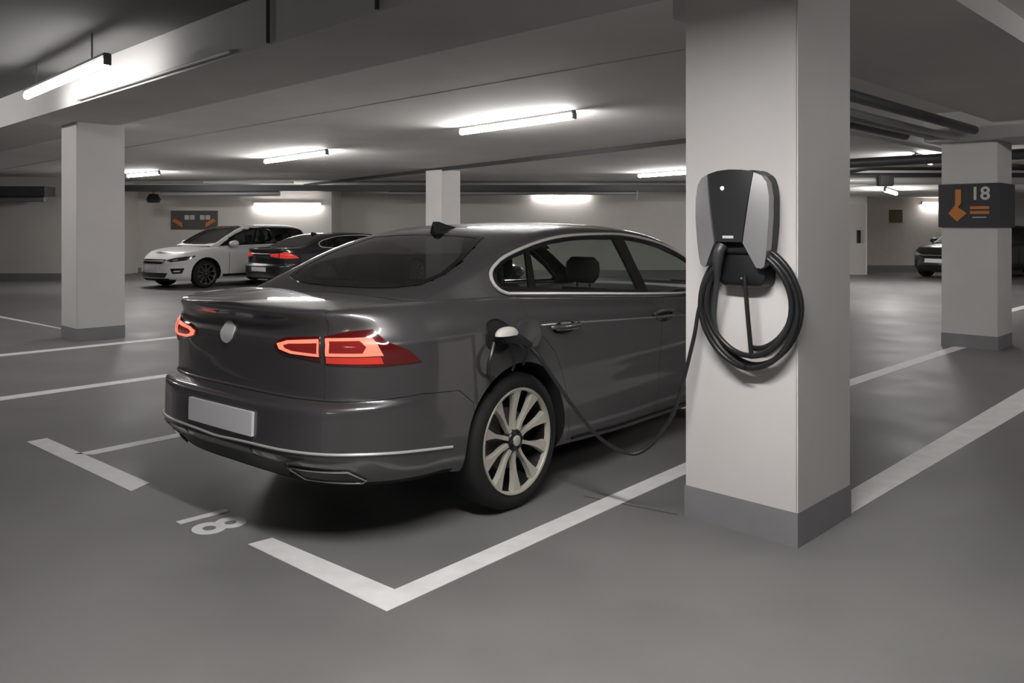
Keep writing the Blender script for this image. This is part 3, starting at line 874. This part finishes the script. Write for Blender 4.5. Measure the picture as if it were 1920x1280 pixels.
def build_sedan(S, paint, detail):
    """parts of a saloon in car coordinates, parented to one Empty"""
    root = empty('car')
    cs = sorted(set(list(np.linspace(.20, .62, 15 if detail else 8))+[.635, .645, .652, .658, .664, .669, .675, .682, .69, .72, .76, .80, .84, .875, .895, .91, .918, .925, .93, .935, .945, .955, .97, .985, 1.0, 1.02, 1.035, 1.045, 1.053, 1.06, 1.066, 1.07]))
    crown = lambda u, v: .012+.018*max(0, min(1, (u-3.4)/.6)) if u > .6 else .016
    me = body_mesh(S, cs, 22 if detail else 12, .06 if detail else .12, 16 if detail else 10, 16 if detail else 8, crown)
    WU, WZ, WR = (1.075, 3.86), .352, .345
    for u in WU:
        for y0, y1 in ((-1.3, -.62), (.62, 1.3)):
            me = boolean(me, cyl_y(u-.015 if u < 2 else u, WZ+.008, .385, y0, y1), 'DIFFERENCE')
    def cls(c, n):
        for u in WU:
            uu = u-.015 if u < 2 else u
            if math.hypot(c.x-uu, c.z-WZ-.008) < .388 and abs(c.y) < S.side_v(c.x, float(S.c(c.z, c.x)))-.004: return 1
        if n.z > .6 and .70 < c.x < 3.8 and c.z > .9 and abs(c.y) < float(S.vb(c.x))-.03: return 1
        if n.z < -.7 and c.z < .36: return 1
        return 0
    mats = [paint, M_GAP]
    if detail:
        g = .0028
        bp = [(-.4, .672), (.10, .672), (.40, .690), (.62, .672), (.72, .60), (.80, .10), (-.4, .10)]
        body0 = me
        bumper = boolean(body0.copy(), prism_y(offset_poly(bp, g), -1.3, 1.3), 'INTERSECT')
        me = boolean(me, prism_y(bp, -1.3, 1.3), 'DIFFERENCE')
        lp = [(-.4, .60), (.585, .60), (.585, 1.4), (-.4, 1.4)]
        lid = boolean(me.copy(), prism_y(offset_poly(lp, g), -.605+g, .605-g), 'INTERSECT')
        me = boolean(me, prism_y(lp, -.605, .605), 'DIFFERENCE')
        rd = [(1.145, 1.30), (1.150, .95), (1.185, .895), (1.335, .765), (1.415, .64), (1.468, .50), (1.485, .36), (1.50, .262), (2.44, .235), (2.46, .6), (2.475, 1.0), (2.47, 1.30)]
        fd = [(2.476, 1.30), (2.481, 1.0), (2.466, .6), (2.446, .235), (3.36, .235), (3.42, .45), (3.47, .7), (3.53, .93), (3.60, 1.30)]
        doors = []
        for sg in (1, -1):
            for dp, nm in ((rd, 'rear_door'), (fd, 'front_door')):
                y0, y1 = (-1.3, -.66) if sg > 0 else (.66, 1.3)
                d_ = boolean(me.copy(), prism_y(offset_poly(dp, g), y0, y1), 'INTERSECT')
                me = boolean(me, prism_y(dp, y0, y1), 'DIFFERENCE')
                doors.append((nm, sg, d_))
        body = mesh_part('body', me, mats, root, cls)
        bumper = mesh_part('rear_bumper', bumper, mats, root, cls)
        lid = mesh_part('boot_lid', lid, mats, root, cls)
        dobj = {}
        for nm, sg, d_ in doors: dobj[(nm, sg)] = mesh_part('door', d_, mats, root, cls)
    else:
        body = mesh_part('body', me, mats, root, cls); bumper = lid = body; dobj = {}
    # cabin
    rg = [(.665, 0), (.672, .25), (.69, .40), (.735, .535), (.84, .585), (.97, .565), (1.10, .522), (1.29, .44), (1.315, .25), (1.32, 0)]
    rg = rg+[(u, -v) for u, v in rg[-2:0:-1]]
    fg = [(3.02, 0), (3.05, .35), (3.10, .52), (3.45, .62), (3.74, .67), (3.80, .4), (3.82, 0)]
    fg = fg+[(u, -v) for u, v in fg[-2:0:-1]]
    roof = greenhouse(S, 'roof', .60, 3.895, [paint], root, DLO, rg, fg, 9, 26, .028 if detail else .05)
    patch('rear_window', S.glass_top(), rg, M_GLASSD, root, off=.003, res=.06)
    patch('windscreen', S.glass_top(), fg, M_GLASS, root, off=.003, res=.07)
    # black border of the rear glass
    patch('window_seal', S.glass_top(), offset_poly(rg, -.012), M_TRIMB, root, holes=[offset_poly(rg, .022)], off=.0045, skirt=.01, res=.06)
    for sg in (1, -1):
        f = S.glass_side(sg); q, r_, fr = window_polys()
        patch('window_frame', f, DLO, M_TRIMB, root, holes=[q, r_, fr], off=.003, res=.045)
        for w_ in (q, r_, fr): patch('side_window', f, w_, M_GLASS if detail else M_GLASSB, root, off=.0015, skirt=0, res=.06)
        path = [f(u, z, .007) for u, z in densify(DLO, .05)]
        MB().tube(path, .0095, 8, True).build('window_trim', M_BRIGHT, root, True)
    # wheels
    st_ = dict(lip=M_ALLOY, spoke=M_ALLOY, barrel=M_ALLOYD, spokes=10, a0=PI/2, lugs=detail)
    for sg in (1, -1):
        for u in WU:
            s2 = dict(st_)
            wheel(root, u, .878, WZ-.007, WR, .262, sg, s2)
    # seats
    for v in (-.37, .37): seat(root, 2.55, v, M_SEAT)
    for v in (-.38, .38): seat(root, 1.55, v, M_SEAT, ztop=1.03)
    # roof aerial
    fin = MB()  # shark fin, tall at the back
    zt = lambda u: float(S.gtopz(u, 0))-.004
    prof = [(1.355, 0), (1.352, .055), (1.362, .068), (1.395, .060), (1.475, .026), (1.535, 0)]
    vs = []
    for u, h in prof:
        for q in (-1, 1): vs.append((u, q*(.026 if h < .01 else .007), zt(u)+h))
    fs = [(2*i, 2*i+1, 2*i+3, 2*i+2) for i in range(5)]+[tuple(2*i for i in range(6))[::-1], tuple(2*i+1 for i in range(6)), (0, 10, 11, 1)]
    fo = fin.add(vs, fs).build('roof_aerial', M_RUBBER, root); bevel(fo, .003, 2)
    # tail lamps: one half on the boot lid, one on the wing
    for sg in (1, -1):
        Fm = (lambda a, z, off=0.0, sg=sg: S.body(sg*a, z, off))
        ln = [(.322, .893), (.345, .915), (.41, .932), (.592, .945), (.592, .838), (.43, .855), (.35, .872)]
        lf = [(.616, .946), (.735, .968), (.845, .978), (.885, .928), (.985, .885), (1.04, .832), (.83, .822), (.616, .828)]
        a = patch('tail_lamp', Fm, ln, M_LENS if detail else M_GLOWL, lid, off=.004, res=.016)
        b = patch('tail_lamp', Fm, lf, M_LENS if detail else M_GLOWL, body, off=.004, res=.016)
        if not detail: continue
        o1 = [(.345, .902), (.41, .918), (.588, .931), (.588, .862), (.43, .866), (.36, .880)]
        i1 = [(.385, .897), (.42, .906), (.580, .917), (.580, .873), (.44, .877), (.395, .886)]
        patch('light_strip', Fm, o1, M_GLOW, a, holes=[i1], off=.0085, skirt=.003, res=.012)
        patch('lamp_reflector', Fm, i1, M_GLOWD, a, off=.0068, skirt=.002, res=.016)
        o2 = [(.622, .936), (.80, .942), (.833, .938), (.872, .870), (.79, .868), (.622, .866)]
        i2 = [(.640, .925), (.775, .929), (.800, .907), (.785, .881), (.638, .879)]
        patch('light_strip', Fm, o2, M_GLOW, b, holes=[i2], off=.0085, skirt=.003, res=.012)
        patch('lamp_reflector', Fm, i2, M_GLOWD, b, off=.0068, skirt=.002, res=.016)
        patch('lamp_reflector', Fm, [(.622, .861), (.86, .864), (.87, .834), (.622, .834)], M_GLOWL, b, off=.0068, skirt=.002, res=.016)
    # number plate, emblem, chrome strip, exhaust trims
    pl = patch('number_plate', S.body, [(-.235, .497), (.295, .497), (.295, .603), (-.235, .603)], M_PLATE, bumper, off=.014, skirt=.016, res=.06)
    if detail:
        pl['label'] = 'blank pale number plate'
        el = [(-.055+.052*math.cos(2*PI*k/32), .922+.052*math.sin(2*PI*k/32)) for k in range(32)]
        patch('emblem', S.body, el, mat('emblem_grey', (.62, .62, .60), .4), lid, off=.008, skirt=.01, res=.02)
        cz = pchip([0, .3, .8, 1.05, 1.23], [.455, .465, .459, .443, .421])
        pth = [S.body(a, float(cz(abs(a))), .004) for a in np.linspace(-1.23, 1.23, 90)]
        MB().tube(pth, .0062, 8).build('bumper_trim', M_BRIGHT, bumper, True)
        # black bumper insert, drawn up to the trim to paint in the shade
        lo = [(-1.0, .335), (-.55, .372), (0, .384), (.55, .372), (1.0, .335), (.9, .305), (-.9, .305)]
        patch('bumper_insert_shade', S.body, [(-.60, .436), (-.3, .452), (0, .445), (.3, .452), (.60, .436), (.46, .400), (.42, .312), (-.42, .312), (-.46, .400)], M_BLACK, bumper, off=.002, skirt=.006, res=.05)
        for sg in (1, -1):
            Fm = (lambda a, z, off=0.0, sg=sg: S.body(sg*a, z, off))
            ex = [(.46, .380), (.755, .380), (.82, .334), (.80, .322), (.52, .322)]
            e_ = patch('exhaust_trim', Fm, ex, M_BLACK, bumper, off=.003, skirt=.006, res=.04)
            pth = [Fm(a, z, .006) for a, z in densify(ex, .04)]
            MB().tube(pth, .0042, 8, True).build('exhaust_surround', M_CHROME, e_, True)
            # reflector groove low on the bumper corner
        # rear deck lip
        lip = [S.body(a, 1.0505, .002) for a in np.linspace(-.62, .62, 60)]
        # door handles
        for sg in (1, -1):
            f = S.flank(sg)
            for nm, u0, z0 in (('rear_door', 1.42, .892), ('front_door', 2.50, .862)):
                el = [(u0+.105*math.cos(2*PI*k/28), z0-.006+.034*math.sin(2*PI*k/28)) for k in range(28)]
                par = dobj[(nm, sg)] if nm == 'front_door' or True else root
                patch('handle_recess', f, el, M_GAP, par, off=.0015, skirt=.004, res=.03)
                pts = [f(u0+x, z0+.004-.02*x, o) for x, o in ((-.125, .004), (-.11, .022), (-.08, .032), (0, .037), (.08, .032), (.11, .022), (.125, .004))]
                MB().tube(smooth_poly([p for p in pts], 4, False), .0125, 10).build('door_handle', paint, par, True)
                pts = [f(u0+x, z0-.010-.02*x, o) for x, o in ((-.10, .020), (-.06, .033), (0, .037), (.06, .033), (.10, .020))]
                MB().tube(smooth_poly(pts, 3, False), .0035, 6).build('handle_strip', M_CHROME, par, True)
            # sill strip and mirrors
            pts = [f(u, float(np.interp(u, (1.56, 2.0, 3.3), (.265, .245, .238))), .003) for u in np.linspace(1.55, 3.35, 40)]
            MB().tube(pts, .008, 8).build('sill_trim', M_TRIMB, root, True)
            mv = []; mf = []
            for i, (x, r) in enumerate(((0, .03), (.02, .075), (.08, .08), (.16, .06), (.2, .02))):
                for k in range(14):
                    t_ = 2*PI*k/14; mv.append((3.20+x, -sg*(.985+r*1.45*math.cos(t_)), 1.03+r*math.sin(t_)))
            for i in range(4):
                for k in range(14): mf.append((i*14+k, i*14+(k+1)%14, (i+1)*14+(k+1)%14, (i+1)*14+k))
            mf += [tuple(range(14))[::-1], tuple(56+k for k in range(14))]
            mo = MB().add(mv, mf).build('door_mirror', paint, dobj[('front_door', sg)], True)
            MB().tube([(3.25, -sg*.87, .965), (3.26, -sg*.95, 1.0)], .028, 10).build('mirror_arm', M_BLACK, mo, True)
        # nose: lamps and grille
        patch('grille', S.nose, [(-.50, .60), (.50, .60), (.56, .50), (-.56, .50)], M_TRIMB, root, off=.003, res=.06)
        for sg in (1, -1):
            patch('headlamp', S.nose, [(sg*.54, .60), (sg*.95, .66), (sg*.98, .60), (sg*.60, .52)], mat('headlamp_glass', (.5, .5, .52), .1, metal=.6), root, off=.003, res=.06)
    return root

SH = Shape(SEDAN)
car = build_sedan(SH, M_CARP, True)
car.name = 'charging_sedan'
HD = math.radians(39.34)
car.location = (-1.329, 3.850, 0); car.rotation_euler = (0, 0, PI/2-HD)
tag(car, 'dark grey saloon car with lit red tail lamps, plugged in and charging in bay 18', 'car')
CARM = Matrix.Translation((-1.329, 3.850, 0)) @ Matrix.Rotation(PI/2-HD, 4, 'Z')

# charge port and open flap on the right rear wing
fl = SH.flank(1)
cp = [(.885+.092*math.cos(2*PI*k/36), .893+.078*math.sin(2*PI*k/36)) for k in range(36)]
port = patch('charge_port', fl, cp, M_GAP, car, off=.002, skirt=.01, res=.03)
MB().tube([fl(u, z, .003) for u, z in cp], .004, 8, True).build('port_rim', M_BLACK, port, True)
Ms_ = Matrix.Translation(fl(.885, .893, .004)) @ Matrix.Rotation(PI/2, 4, 'X')
MB().lathe([(.0, .006), (.03, .006), (.036, .012), (.04, .012), (.04, -.004)], 28, Ms_).build('port_socket', M_BLACK, port, True)
vs = []; fs = []
n = 24; hv = float(SH.side_v(1.0, float(SH.c(.89, 1.0))))
for layer, dv in ((0, 0.0), (1, .010)):
    for k in range(n):
        a = 2*PI*k/n
        x = .083+.083*math.copysign(abs(math.cos(a))**.75, math.cos(a)); z = .890+.075*math.copysign(abs(math.sin(a))**.75, math.sin(a))
        out = .008+.34*x-.75*x*x
        vs.append((.990+x*.97, -(hv+out+dv), z))
fs = [tuple(range(n)), tuple(range(n, 2*n))[::-1]]+[(k, n+k, n+(k+1)%n, (k+1)%n) for k in range(n)]
fd_ = MB().add(vs, fs).build('charge_flap', M_CARP, car); bevel(fd_, .003, 2)

# ------------------------------------------------------------------ charger on the pillar
def face(x, y, z):
    """x along the pillar face towards the right, y out from the face, z up; origin: foot of the face under the charger"""
    p = np.array(st(3.470, 1.643+.25))-EL*x-ER*y
    return Vector((float(p[0]), float(p[1]), z))
M_SILV = mat('silver_plastic', (.40, .40, .405), .34, metal=.55, noise=.02, nscale=40)
M_CHP = mat('charger_panel', (.030, .031, .033), .28, coat=.4)
ch = empty('wall_charger', tuple(face(0, 0, 1.45))); tag(ch, 'wall charging station with black panel and silver sides on the white pillar', 'charging station')
CHI = Matrix.Translation(-Vector(ch.location))
def fl3(x, y, z):
    v = face(x, y, z)-Vector(ch.location); return (v.x, v.y, v.z)
hwid = pchip([1.235, 1.26, 1.34, 1.45, 1.55, 1.62, 1.655, 1.675], [.135, .155, .172, .182, .183, .172, .150, .11])
def shell(x, z, off=0.0):
    y = .163-.95*x*x-.25*(z-1.47)**2
    return fl3(x*(1+off*.5), y+off, z)
# rear housing
out = []
for z in np.linspace(1.30, 1.672, 14): out.append((float(hwid(z))-.012, z))
out = out+[(-x, z) for x, z in out[::-1]]
vs = []; n = len(out)
for y in (0.002, .118):
    vs += [fl3(x, y, z) for x, z in out]
hb = MB().add(vs, [tuple(range(n)), tuple(range(n, 2*n))[::-1]]+[(k, n+k, n+(k+1)%n, (k+1)%n) for k in range(n)])
ho = hb.build('rear_housing', M_BLACK, ch); bevel(ho, .006, 2)
panel = [(-.112, 1.662), (-.06, 1.674), (0, 1.678), (.06, 1.674), (.112, 1.662), (.066, 1.352), (-.066, 1.352)]
patch('front_panel', shell, panel, M_CHP, ch, off=.0, skirt=.05, res=.03)
wing = [(.116, 1.660), (.150, 1.645), (.172, 1.615), (.183, 1.55), (.183, 1.46), (.176, 1.37), (.168, 1.29), (.160, 1.247), (.145, 1.236), (.125, 1.240), (.108, 1.275), (.071, 1.347), (.090, 1.47)]
for sg in (1, -1):
    patch('side_cover', (lambda x, z, off=0.0, sg=sg: shell(sg*x, z, off)), wing, M_SILV, ch, off=.004, skirt=.055, res=.03)
led = MB().lathe([(.0, .003), (.006, .003), (.0085, .0), (.0085, -.004)], 24, Matrix(((-EL[0], 0, -ER[0], 0), (-EL[1], 0, -ER[1], 0), (0, 1, 0, 0), (0, 0, 0, 1))))
lp = Vector(shell(-.030, 1.594, .001)); led.v = [tuple(Vector(v)+lp) for v in led.v]
led.build('indicator_light', mat('led_white', (.9, .95, 1), .4, emit=(.75, .88, 1.0), emit_s=8.0), ch, True)
patch('maker_plate', shell, [(-.027, 1.368), (.027, 1.368), (.027, 1.380), (-.027, 1.380)], M_SWHITE, ch, off=.0015, skirt=.002, res=.03)
# cable holder under the body
hl = []
for y, hw, z0, z1 in ((.002, .13, 1.14, 1.36), (.05, .13, 1.14, 1.36), (.085, .12, 1.155, 1.35), (.10, .09, 1.18, 1.34)):
    hl.append([fl3(.02+hw*math.copysign(abs(math.cos(2*PI*k/24))**.4, math.cos(2*PI*k/24)), y, (z0+z1)/2+(z1-z0)/2*math.copysign(abs(math.sin(2*PI*k/24))**.4, math.sin(2*PI*k/24))) for k in range(24)])
vs = [p for r_ in hl for p in r_]; fs = []
for i in range(3):
    for k in range(24): fs.append((i*24+k, i*24+(k+1)%24, (i+1)*24+(k+1)%24, (i+1)*24+k))
fs.append(tuple(range(24))[::-1]); fs.append(tuple(72+k for k in range(24)))
MB().add(vs, fs).build('cable_holder', M_BLACK, ch, True, 40)
MB().box((-.012, -.006, -.004), (.012, .006, .004), Matrix.Translation(fl3(.045, .103, 1.188)) @ Matrix.Rotation(ANG_L, 4, 'Z')).build('holder_screw', M_PIPE, ch)

# charging cable: coil hung on the holder, run to the car, plug
cab = empty('charging_cable', tuple(face(.05, .06, .80))); tag(cab, 'black charging cable coiled under the wall charger and looped across to the dark saloon', 'cable')
CO = Vector(cab.location)
def rp(v): return tuple(Vector(v)-CO)
coil = []
cxx, czz = .052, 1.065
turns = 4
for k in range(turns*48+1):
    th = 2*PI*k/48; tn = k/48
    rr = [.168, .230, .245, .192, .238][int(tn) if tn < turns else turns-1]
    r2 = [.168, .230, .245, .192, .238][min(int(tn)+1, 4)]
    f_ = tn-int(tn) if tn < turns else 1
    rad = rr+(r2-rr)*f_
    yy = .030+.075*tn/turns+.012*math.sin(3*th)
    x = cxx+rad*1.0*math.cos(th-PI/2); z = czz+rad*1.17*math.sin(th-PI/2)
    coil.append(rp(face(x+.006*math.sin(2.3*tn), yy, z)))
MB().tube(coil, .0128, 10).build('cable_coil', M_CABLE, cab, True)
MB().tube([rp(face(*p)) for p in smooth_poly([(.052, .105, 1.20), (.062, .105, 1.08), (.072, .10, .95), (.078, .09, .83)], 6, False)], .0105, 10).build('cable_tail', M_CABLE, cab, True)
# stowed grip in the holder
g_ = smooth_poly([(-.045, .13, 1.335), (-.055, .145, 1.30), (-.068, .135, 1.24), (-.085, .11, 1.17), (-.108, .09, 1.08), (-.125, .07, .99), (-.118, .058, .92)], 5, False)
MB().tube([rp(face(*p)) for p in g_], [.026]*8+list(np.linspace(.026, .0125, 8))+[.0125]*(len(g_)-16), 14).build('cable_grip', mat('grip_grey', (.045, .045, .047), .4), cab, True)
run = [face(-.10, .06, 1.30), face(-.115, .06, 1.22), (.895, 3.905, 1.05), (.861, 3.905, .876), (.785, 3.925, .567), (.715, 3.94, .435), (.640, 3.948, .352), (.563, 3.953, .330), (.437, 3.96, .391), (.322, 3.966, .518), (.207, 3.975, .678), (.135, 3.980, .785)]
pw = CARM @ Vector((.93, -.985, .880))
pe = CARM @ Vector((.865, -.945, .900))
run += [(.085, 3.985, .838), tuple(pw)]
runs = smooth_poly([tuple(p) for p in run], 8, False)
MB().tube([rp(p) for p in runs], .0098, 10).build('cable_run', M_CABLE, cab, True)
# plug: pale shell on top, black body and grip
dirv = (Vector(pe)-Vector(pw)).normalized()
def car_pt(u, v, z): return CARM @ Vector((u, -v, z))
plug = MB().tube([rp(car_pt(*p)) for p in smooth_poly([(.875, .925, .895), (.885, .965, .895), (.915, .985, .888), (.965, 1.0, .868), (1.01, 1.01, .845)], 5, False)],
                 [.034]*6+list(np.linspace(.034, .012, 15)), 16).build('plug', M_BLACK, cab, True)
cap_v = []; cap_f = []
for i in range(9):
    ph = PI/2*i/8
    for k in range(24):
        a = 2*PI*k/24
        x = .075*math.copysign(abs(math.cos(a))**.8, math.cos(a))*math.cos(ph*.92); y = .036*math.sin(a)*math.cos(ph*.92); z = .040*math.sin(ph)
        cap_v.append(rp(car_pt(.868+x, .975+y, .905+z)))
for i in range(8):
    for k in range(24): cap_f.append((i*24+k, i*24+(k+1)%24, (i+1)*24+(k+1)%24, (i+1)*24+k))
cap_f.append(tuple(range(24))[::-1]); cap_f.append(tuple(8*24+k for k in range(24)))
po = MB().add(cap_v, cap_f).build('plug_shell', mat('plug_white', (.62, .60, .55), .35), plug, True, 50)
MB().tube([rp(car_pt(*p)) for p in smooth_poly([(.905, .95, .865), (.945, .955, .80), (.960, .945, .745), (.955, .935, .72)], 5, False)], .0055, 8).build('plug_strap', M_CABLE, plug, True)
MB().tube([rp(car_pt(*p)) for p in smooth_poly([(.965, .985, .855), (1.0, .99, .825), (1.02, .97, .78), (1.03, .945, .742)], 5, False)], .0055, 8).build('plug_strap', M_CABLE, plug, True)
MB().tube([rp(car_pt(*p)) for p in smooth_poly([(.82, .935, .87), (.79, .945, .82), (.775, .942, .77), (.79, .932, .72), (.83, .926, .70)], 5, False)], .010, 8).build('cap_strap', M_CABLE, plug, True)

# ------------------------------------------------------------------ parked cars in the distance
dark = build_sedan(SH, mat('car_paint_black', (.016, .016, .018), .3, metal=.4, coat=1.0), False)
dark.name = 'parked_sedan'
dark.location = (-5.55, 18.1, 0); dark.rotation_euler = (0, 0, PI/2-math.radians(40)); dark.scale = (1, 1, .89)
tag(dark, 'dark saloon parked in the distance beside the white car, red tail lamp facing us', 'car')

HATCH = dict(L=4.25,
    zbot=[(0,.26),(.8,.22),(2,.20),(3.4,.20),(4.25,.18)],
    ztop=[(0,.96),(.5,.985),(1.5,.975),(2.6,.955),(3.0,.945),(3.4,.915),(3.8,.85),(4.1,.77),(4.25,.70)],
    w=[(.20,.82),(.26,.86),(.35,.885),(.5,.895),(.7,.90),(.82,.90),(.9,.89),(.97,.865),(1.02,.83),(1.05,.80),(1.07,.77)],
    ur=[(.20,.06),(.3,.0),(.5,-.02),(.62,-.01),(.7,.03),(.9,.06),(1.07,.10)],
    uf=[(.20,4.16),(.28,4.24),(.40,4.25),(.55,4.22),(.62,4.215),(.72,4.22),(.85,4.17),(.95,4.10),(1.07,4.0)],
    taper=[(0,.97),(.5,.985),(1.1,1.0),(2.6,1.0),(3.2,.995),(3.6,.975),(4.25,.9)],
    ue=.5, ufe=3.55, pf=2.8,
    roof=[(.12,1.0),(.2,1.17),(.32,1.34),(.5,1.43),(.9,1.468),(1.5,1.475),(2.0,1.455),(2.3,1.40),(2.6,1.28),(2.95,1.09),(3.22,.945)],
    vbelt=[(.12,.70),(.4,.765),(1.0,.785),(2.2,.785),(2.8,.76),(3.22,.72)],
    lean=.34, n=3.0, ch=.06)

def build_hatch(S, paint, lens, fog):
    root = empty('car')
    cs = [.20, .23, .26, .30, .35, .4, .45, .5, .55, .6, .65, .7, .76, .82, .86, .9, .935, .97, 1.0, 1.02, 1.035, 1.05, 1.06, 1.07]
    crown = lambda u, v: .012+.03*max(0, min(1, (u-2.9)/.5))
    me = body_mesh(S, cs, 14, .11, 14, 8, crown)
    WU, WZ, WR = (.80, 3.38), .34, .325
    for u in WU:
        for y0, y1 in ((-1.3, -.60), (.60, 1.3)): me = boolean(me, cyl_y(u, WZ, .375, y0, y1, 48), 'DIFFERENCE')
    def cls(c, n):
        for u in WU:
            if math.hypot(c.x-u, c.z-WZ) < .378 and abs(c.y) < S.side_v(c.x, float(S.c(c.z, c.x)))-.004: return 1
        if n.z > .6 and .3 < c.x < 3.15 and c.z > .88 and abs(c.y) < float(S.vb(c.x))-.03: return 1
        if n.z < -.7 and c.z < .3: return 1
        return 0
    body = mesh_part('body', me, [paint, M_GAP], root, cls)
    dlo = [(.26, 1.10), (.40, 1.32), (.60, 1.375), (1.2, 1.405), (1.8, 1.395), (2.2, 1.34), (2.5, 1.23), (2.85, 1.03), (2.95, .965), (2.6, .975), (1.5, .995), (.5, 1.0), (.30, 1.03)]
    wins = [[(.38, 1.10), (.46, 1.29), (.62, 1.335), (.80, 1.345), (.78, 1.02), (.45, 1.03)], [(.86, 1.348), (1.2, 1.375), (1.62, 1.372), (1.66, 1.015), (.85, 1.02)],
            [(1.74, 1.365), (2.15, 1.315), (2.45, 1.205), (2.78, 1.01), (2.75, .992), (1.75, 1.01)]]
    fg = [(2.12, 0), (2.15, .35), (2.20, .52), (2.6, .61), (3.0, .65), (3.08, .40), (3.10, 0)]
    fg = fg+[(u, -v) for u, v in fg[-2:0:-1]]
    greenhouse(S, 'roof', .12, 3.21, [paint], root, dlo, None, fg, 8, 20, .05)
    patch('windscreen', S.glass_top(), fg, M_GLASSB, root, off=.004, res=.08)
    patch('windscreen_seal', S.glass_top(), offset_poly(fg, -.02), M_TRIMB, root, holes=[offset_poly(fg, .04)], off=.006, skirt=.01, res=.08)
    for sg in (1, -1):
        f = S.glass_side(sg)
        patch('window_frame', f, dlo, M_TRIMB, root, holes=wins, off=.003, res=.06)
        for w_ in wins: patch('side_window', f, w_, M_GLASSB, root, off=.0015, skirt=0, res=.08)
        st_ = dict(lip=M_ALLOYG, spoke=M_ALLOYG, barrel=M_ALLOYD, spokes=10, a0=PI/2, lugs=False)
        for u in WU: wheel(root, u, .865, WZ-.015, WR, .235, sg, st_)
        F = (lambda b, z, off=0.0, sg=sg: S.nose(sg*b, z, off))
        h = patch('headlamp', F, [(.42, .655), (.60, .70), (.85, .735), (1.10, .760), (1.12, .735), (.92, .655), (.60, .615)], lens, body, off=.004, res=.05)
        patch('lamp_reflector', F, [(.62, .665), (.72, .685), (.74, .655), (.64, .640)], M_CHROME, h, off=.006, skirt=.002, res=.05)
        g = patch('fog_lamp', F, [(.60, .47), (.90, .48), (.86, .36), (.66, .35)], M_TRIMB, body, off=.004, res=.05)
        patch('light_strip', F, [(.68, .42), (.82, .425), (.82, .40), (.68, .395)], fog, g, off=.007, skirt=.002, res=.05)
        T = (lambda a, z, off=0.0, sg=sg: S.body(sg*a, z, off))
        patch('tail_lamp', T, [(.52, .90), (.95, .91), (1.05, .76), (.70, .74), (.52, .78)], M_LENS, body, off=.004, res=.05)
        mv = []; mf = []
        for i, (x, r) in enumerate(((0, .03), (.02, .075), (.08, .08), (.16, .06), (.2, .02))):
            for k in range(12):
                t_ = 2*PI*k/12; mv.append((2.62+x, -sg*(.96+r*1.45*math.cos(t_)), 1.02+r*math.sin(t_)))
        for i in range(4):
            for k in range(12): mf.append((i*12+k, i*12+(k+1)%12, (i+1)*12+(k+1)%12, (i+1)*12+k))
        mf += [tuple(range(12))[::-1], tuple(48+k for k in range(12))]
        mo = MB().add(mv, mf).build('door_mirror', paint, root, True)
        MB().tube([(2.68, -sg*.78, .97), (2.69, -sg*.93, 1.0)], .03, 8).build('mirror_arm', M_BLACK, mo, True)
        fk = S.flank(sg)
        for u0 in (1.15, 2.0):
            MB().tube([fk(u0-.1, .86, .02), fk(u0, .862, .035), fk(u0+.1, .86, .02)], .014, 8).build('door_handle', paint, root, True)
        for u0 in (.88, 1.70, 2.78):
            pts = [fk(u0+(.06 if u0 < 1 and z < .6 else 0)*(.6-z)*5, z, .001) for z in (.92, .8, .7, .6, .5, .4, .3)]
            MB().tube(pts, .005, 6).build('door_seam', M_GAP, root, True)
        MB().tube([fk(u, .285, .002) for u in np.linspace(1.22, 2.95, 12)], .03, 8).build('sill_cladding', M_BLACK, root, True)
    g = patch('grille', S.nose, [(-.42, .675), (.42, .675), (.42, .60), (.34, .575), (-.34, .575), (-.42, .60)], M_TRIMB, body, off=.004, res=.06)
    MB().tube([S.nose(b, .63, .010) for b in np.linspace(-.40, .40, 20)], .013, 8).build('grille_bar', M_CHROME, g, True)
    patch('bumper_intake', S.nose, [(-.55, .37), (.55, .37), (.48, .26), (-.48, .26)], M_TRIMB, body, off=.004, res=.06)
    patch('number_plate', S.nose, [(-.26, .545), (.26, .545), (.26, .435), (-.26, .435)], M_PLATE, body, off=.014, skirt=.012, res=.08)
    for v in (-.36, .36): seat(root, 2.0, v, M_SEAT)
    for v in (-.36, .36): seat(root, 1.05, v, M_SEAT)
    return root

M_ALLOYG = mat('alloy_grey', (.20, .20, .20), .4, metal=.6)
HS = Shape(HATCH)
white = build_hatch(HS, mat('car_paint_white', (.86, .86, .84), .35, coat=1.0), mat('headlamp_dark', (.02, .022, .024), .1, coat=1.0), mat('fog_white', (.8, .8, .8), .3))
white.name = 'parked_hatchback'
phi = math.radians(-125)
white.location = (-5.85, 22.3, 0); white.rotation_euler = (0, 0, phi)
tag(white, 'white hatchback parked in the distance, its front towards us, beyond the left pillar', 'car')
far = build_hatch(HS, mat('car_paint_green', (.018, .024, .022), .3, metal=.4, coat=1.0), mat('headlamp_pale', (.5, .5, .5), .15, coat=1.0), mat('fog_white', (.8, .8, .8), .3))
far.name = 'parked_hatchback'
far.location = (15.2, 24.6, 0); far.rotation_euler = (0, 0, math.radians(-150))
tag(far, 'dark car at the far right, half hidden behind the pillar with the arrow sign', 'car')
